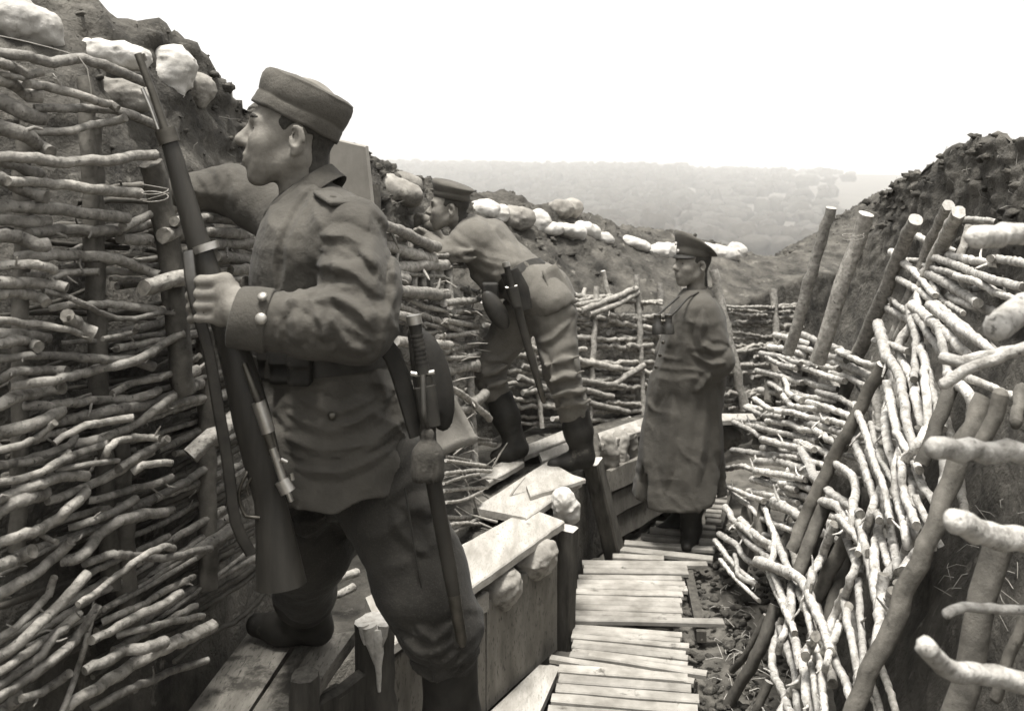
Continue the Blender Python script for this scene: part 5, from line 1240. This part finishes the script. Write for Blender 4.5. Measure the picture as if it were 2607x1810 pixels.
collar('collar', P(1182, 578, 5.38), np.array([unit([-.8, .35, -.45]), unit(np.cross([0, 0, 1.0], [-.93, .37, 0])), unit(np.cross(unit([-.8, .35, -.45]), unit(np.cross([0, 0, 1.0], [-.93, .37, 0]))))]), .085, .075, .03, .22, .03, 'wool2', p2)
sheet('tunic_tail', [P(1378, 690, 5.20), P(1412, 672, 5.28), P(1466, 772, 5.26), P(1416, 794, 5.16)], .012, 'wool2', p2, 9, .02)
Rb2 = np.array([L2v, np.cross(unit(hp2-ch2), L2v), unit(hp2-ch2)]); belt_ring('belt', wa2*.62+hp2*.38, Rb2, .195, .14, .045, .006, 'strap', p2)
mb = MB(); c = P(1248, 740, 5.22); sdf_obj('pouch', [('u', 0, rbox(c, (.045, .03, .045), None, .012))], c-.08, c+.08, .007, 'leather', p2)
sd = P(1262, 790, 5.18); sdf_obj('spade_case', [('u', 0, ell(sd, (.052, .03, .115), np.array([[.85, 0, .5], [0, 1, 0], [-.5, 0, .85]])))], sd-.19, sd+.19, .008, 'strap', p2)
hA, kA, bA = P(1330, 800, 5.42), P(1240, 935, 5.44), P(1268, 1018, 5.43); hB, kB, bB = P(1408, 800, 5.29), P(1428, 940, 5.24), P(1462, 1052, 5.26)
q2 = [('u', 0, ell(P(1375, 775, 5.36), (.155, .155, .14))), ('u', .05, rc(hA, kA, .124, .092)), ('u', .04, rc(kA, bA, .098, .075)), ('u', .05, rc(hB, kB, .128, .096)), ('u', .04, rc(kB, bB, .096, .078))]
for q in ((1390, 930, 5.13, 1480, 905, 5.16, .014, .022), (1400, 970, 5.12, 1485, 945, 5.16, .014, .022), (1405, 1010, 5.14, 1490, 990, 5.17, .014, .022), (1415, 1040, 5.16, 1500, 1020, 5.18, .012, .02), (1230, 960, 5.33, 1290, 930, 5.33, .012, .02), (1240, 990, 5.33, 1300, 965, 5.34, .012, .02)): q2 += fold(*q)
q2 += [folds(kB-hB, .009, 11, 5, 25), folds([0, 0, 1], .010, 24, 7, 26, lambda p: np.clip((1.05-p[:, 2])/.1, 0, 1))]
q2 += [foldset(cr(*C7, [(600, 960), (700, 980), (830, 900)], [(590, 1040), (680, 1030), (740, 1000)], [(880, 900), (920, 980), (960, 1060)], [(900, 1060), (1000, 1010), (1090, 1040)], [(940, 1110), (1020, 1080), (1120, 1110)], [(960, 1160), (1040, 1130), (1130, 1180)], [(860, 880), (940, 850), (1040, 760)], [(620, 1090), (690, 1090), (740, 1070)]), 5.3, .018, .010, None), MICRO]
sdf_obj('trousers', q2, [-.35, 5.0, .72], [.58, 5.75, 1.62], .009, 'trouser2', p2)
boot(p2, bA+[0, 0, .03], P(1312, 1128, 5.40), P(1326, 1152, 5.38), P(1262, 1160, 5.38), .078, .056, .009)
boot(p2, bB+[0, 0, .02], P(1484, 1160, 5.26), P(1490, 1176, 5.26), P(1408, 1182, 5.25), .080, .058, .009)
bayonet(P(1385, 1022, 5.14), 'sheathed bayonet hanging from the hip of the leaning person', [(1288, 672), (1303, 732), (1312, 760), (1330, 830), (1384, 1020)], 5.12, 1.25, False)
mb = MB(); tube(mb, [P(1296, 690, 5.13), P(1318, 740, 5.14), P(1332, 790, 5.14)], [.05, .062, .05], 10, .04, 0, 0, 0, 0, flat=(.3, 1)); mb.build('frog', 'leather', p2)

# ------------------------------------------------------------------ officer in the greatcoat
p3 = empty('person', G(1745, 1395, .06), 'person in long greatcoat and peaked cap standing on the duckboard', 'person')
R3h = frame((-.92, -.38), 2); O3 = P(1765, 676, 5.6); s3 = 1.03; n30, n31 = O3-R3h[0]*.025-R3h[2]*.05, P(1775, 790, 5.6); nf3 = rc(n30, n31, .054, .064)
b3 = head_ops(O3, R3h, s3)+[('u', .03, nf3), ('u', .05, rc(n31, P(1765, 1000, 5.6), .08, .1)), ('u', .05, rc(P(1790, 800, 5.5), P(1830, 920, 5.44), .045, .04)), ('u', .03, rc(P(1830, 920, 5.44), P(1745, 985, 5.50), .04, .03)), ('u', .02, rc(P(1745, 985, 5.50), P(1720, 1005, 5.54), .03, .03))]
sdf_obj('body', b3, O3-[.30, .42, .95], O3+[.32, .3, .2], .0065, 'skin', p3)
face_bits(O3, R3h, s3, p3, .006)
sdf_obj('hair', hair_ops(O3, R3h, nf3, s3), O3-.18, O3+.18, .006, 'hair', p3)
Rc3 = frame((-.92, -.38), 6); Oc3 = O3+R3h[2]*.052
cp = rings_obj('cap', Oc3, Rc3, [(-.002, 0, .095, .076, 0), (0, 0, .1035, .083, 0), (.018, 0, .1055, .085, .05), (.036, 0, .1065, .0865, .12), (.040, 0, .105, .085, .14), (.046, .0, .115, .094, .22), (.062, -.006, .138, .114, .40), (.070, -.008, .142, .118, .46), (.076, -.008, .135, .112, .48), (.080, -.006, .10, .08, .46), (.080, -.004, .05, .04, .46), (.08, 0, .015, .012, .46)], ['capcloth', 'capband'], p3, 48, .0016, 9, [1, 1, 1, 1, 0, 0, 0, 0, 0, 0, 0, 0])
vv = []; nn = 17
for (k, h) in ((.99, .004), (1.22, -.018), (1.21, -.022), (.99, -.001)):
    for t in np.linspace(-1.15, 1.15, nn):
        e = 1+(k-1)*math.cos(t*1.25)**.8 if k > 1 else k; vv.append(Oc3+np.array([.1045*e*math.cos(t), .085*(1+(e-1)*.9)*math.sin(t), h*(math.cos(t) if k > 1 else 1)])@Rc3)
mesh_obj('visor', vv, [[i*nn+j, i*nn+j+1, ((i+1) % 4)*nn+j+1, ((i+1) % 4)*nn+j] for i in range(4) for j in range(nn-1)], 'leather', p3, True)
button(p3, Oc3+np.array([.107, 0, .022])@Rc3, Rc3[0], .011, 'sack', 'cockade'); button(p3, Oc3+np.array([.125, 0, .062])@Rc3, Rc3[0], .010, 'sack', 'cockade')
YC3 = 5.6
pr3 = [(1290, 1612, 1850, .23), (1268, 1610, 1846, .23), (1200, 1620, 1842, .225), (1120, 1634, 1838, .215), (1050, 1646, 1838, .205), (1000, 1652, 1842, .20), (950, 1662, 1848, .205), (900, 1678, 1852, .215), (850, 1690, 1852, .225), (805, 1700, 1846, .225), (775, 1712, 1832, .19), (752, 1728, 1812, .13), (735, 1738, 1800, .085)]
st3 = [(zy(y, YC3), (xx(a, YC3)+xx(b, YC3))/2, YC3, (xx(b, YC3)-xx(a, YC3))/2, w) for y, a, b, w in pr3]
hem3 = lambda p: np.interp(p[:, 0], [xx(1605, YC3), xx(1640, YC3), xx(1760, YC3), xx(1850, YC3)], [zy(1252, YC3), zy(1272, YC3), zy(1270, YC3), zy(1245, YC3)])
c3o = [('u', 0, loft(st3, -.15, 2.2, hem3)), ('u', .05, rc(P(1790, 795, 5.46), P(1832, 918, 5.42), .082, .078)), ('u', .035, rc(P(1832, 918, 5.42), P(1748, 985, 5.47), .078, .070)), ('u', .05, rc(P(1745, 800, 5.78), P(1700, 900, 5.82), .08, .075))]
for q in ((1830, 840, 5.38, 1855, 900, 5.42, .012, .022),): c3o += fold(*q)
inn = [(a-.02, b, c, d-.036, e-.036) for a, b, c, d, e in st3]; inn[0] = (inn[0][0]-.1,)+inn[0][1:]; inn = [q for q in inn if q[0] < zy(1000, YC3)]
c3o += [('s', .004, loft(inn, -.15, 2.2)), ('s', .006, rc(P(1655, 1080, 5.52), P(1628, 1310, 5.47), .006, .055)), ('s', .008, rc(P(1856, 1140, 5.5), P(1825, 1320, 5.44), .01, .085)), folds([1, .4, .1], .008, 8, 2.0, 31, lambda p: np.clip((zy(1000, YC3)-p[:, 2])/.3, 0, 1)), folds([.2, .2, 1], .007, 12, 5, 32)]
C8 = (.5639, 1450, 550)
c3o += [foldset(cr(*C8, [(560, 560), (640, 600), (710, 590)], [(550, 620), (630, 660), (700, 650)], [(600, 420), (580, 540), (600, 640)], [(640, 690), (600, 760), (560, 800)]), 5.4, .020, .014, 5.6),
        foldset(cr(*C8, [(400, 600), (380, 800), (350, 1000), (340, 1230)], [(470, 820), (450, 1000), (430, 1250)], [(620, 820), (600, 1000), (560, 1240)], [(660, 760), (680, 950), (690, 1150)], [(480, 480), (420, 700), (390, 900)]), 5.4, .028, .012, 5.62), MICRO]
sdf_obj('greatcoat', c3o, [xx(1585, YC3), 5.2, zy(1300, YC3)], [xx(1880, YC3), 5.98, zy(725, YC3)], .009, 'coat', p3)
fv = unit([-.85, -.35, -.55]); lv = unit(np.cross([0, 0, 1.0], [-.92, -.38, 0])); collar('collar', P(1768, 748, 5.6), np.array([fv, lv, unit(np.cross(fv, lv))]), .088, .078, .055, .42, .07, 'coat', p3)
for x, y, Y in ((1688, 872, 5.375), (1680, 905, 5.38), (1670, 935, 5.385)): button(p3, P(x, y, Y+.02), [-.5, -.85, 0], .010, 'gunmetal')
boot(p3, P(1760, 1235, 5.56), P(1760, 1345, 5.56), P(1762, 1372, 5.60), P(1748, 1392, 5.44), .072, .052, .009)
boot(p3, P(1785, 1225, 5.74), P(1722, 1340, 5.80), P(1728, 1352, 5.80), P(1660, 1362, 5.76), .072, .052, .009)
bn = empty('binoculars', P(1690, 850, 5.36), 'black binoculars on a strap at the chest of the person in the greatcoat', 'binoculars')
for x in (1674, 1702):
    mb = MB(); tube(mb, [P(x, 806, 5.35), P(x, 826, 5.35), P(x, 828, 5.35), P(x+1, 850, 5.35)], [.020, .022, .030, .032], 14, None, 0, 0, 0, 1); mb.build('barrel', ['leather', 'glass'], bn)
    mb = MB(); tube(mb, [P(x, 801, 5.35), P(x, 807, 5.35)], [.021, .021], 12); mb.build('eyepiece', 'gunmetal', bn)
mb = MB(); tube(mb, [P(1674, 818, 5.35), P(1702, 818, 5.35)], [.010, .010], 8); tube(mb, [P(1688, 806, 5.35), P(1688, 840, 5.35)], [.008, .008], 8); mb.build('hinge', 'gunmetal', bn)
mb = MB(); tube(mb, [P(1706, 806, 5.355), P(1728, 785, 5.37), P(1750, 760, 5.42), P(1778, 745, 5.50)], [.006]*4, 6, .04); tube(mb, [P(1670, 806, 5.355), P(1700, 780, 5.42), P(1728, 755, 5.48)], [.006]*3, 6, .04); mb.build('strap', 'strap', bn)

# ================================================================== LITTER
def litter(name, n, place, L, r, matn, label, cat, seed, sides=4, droop=.3):
    g = np.random.default_rng(seed); mb = MB()
    for k in range(n):
        p, nr = place(g); d = unit(g.normal(0, 1, 3)*[1, 1, .55]+np.asarray(nr)*.15); l = g.uniform(*L); q = p+d*l*.5+g.normal(0, l*.08, 3); e = p+d*l+g.normal(0, l*.1, 3)-[0, 0, droop*l]
        tube(mb, [p, q, e], [r*g.uniform(.6, 1.2), r*.9, r*.4], sides)
    o = mb.build(name, matn); return tag(o, label, cat, kind='stuff')
def on_right(g):
    x, y = (g.uniform(2380, 2600), g.uniform(1230, 1560)) if g.random() < .25 else (g.uniform(2150, 2420), g.uniform(560, 900))
    return hit(x, y, RIGHT[0], RIGHT[1], -.33+g.uniform(-.02, .03)), (-.8, -.2, .5)
litter('straw', 90, on_right, (.03, .09), .0012, 'straw', 'dry straw and grass stalks caught on the right bank', 'straw', 4)
def on_mid(g):
    x, y = g.uniform(1000, 1220), g.uniform(720, 1160); return hit(x, y, MID[0], MID[1], g.uniform(-.06, .04)), (.7, -.5, .2)
litter('twigs', 110, on_mid, (.05, .15), .0045, 'twig', 'tangle of broken twigs under the leaning person', 'twigs', 5, 5, .15)
def on_ledge(g):
    x, y = g.uniform(1150, 1290), g.uniform(1170, 1330); return G(x, y, .53), (.4, -.2, .2)
litter('twigs', 26, on_ledge, (.10, .26), .006, 'twig', 'loose sticks lying behind the fire step planks', 'twigs', 6, 6, .0)
def on_floor(g):
    y = g.uniform(3.4, 6.2); return np.array([g.uniform(.85, 1.15)+.22*(y-4), y, .0]), (0, 0, .4)
litter('straw', 160, on_floor, (.04, .12), .002, 'straw', 'bits of straw on the muddy floor at the foot of the right wattle', 'straw', 7)
def on_crest(g):
    Q = LQ if g.random() < .5 else RQ; return Q[g.integers(5, len(Q)-5), g.integers(50, 84)], (0, 0, 1.2)
litter('grass_stalks', 260, on_crest, (.03, .11), .0014, 'straw', 'sparse dry stalks along both crests', 'grass', 8, 4, .1)
def wire(pts, label):
    mb = MB(); tube(mb, pts, [.0013]*len(pts), 5, .03); o = mb.build('wire', 'wire', None, pts[0]); tag(o, label, 'wire')
wire([P(-60, 80, 2.1), P(80, 110, 2.12), P(200, 145, 2.15), P(222, 175, 2.15), P(235, 262, 2.16)], 'thin pale wire strung over the top left poles')
wire([P(362, 470, 2.19)]+[P(395+34*math.cos(t), 482+8*math.sin(t)+3*t, 2.27-.05*math.sin(t)) for t in np.linspace(0, 9, 20)]+[P(430, 492, 2.2)], 'wire twisted round the thick stake behind the rifle')
wire([P(2172+28*math.cos(t), 594+6*math.sin(t)+1.5*t, 4.4-.09*math.sin(t)) for t in np.linspace(0, 9, 20)], 'wire loop round the second tall stake of the right bank')
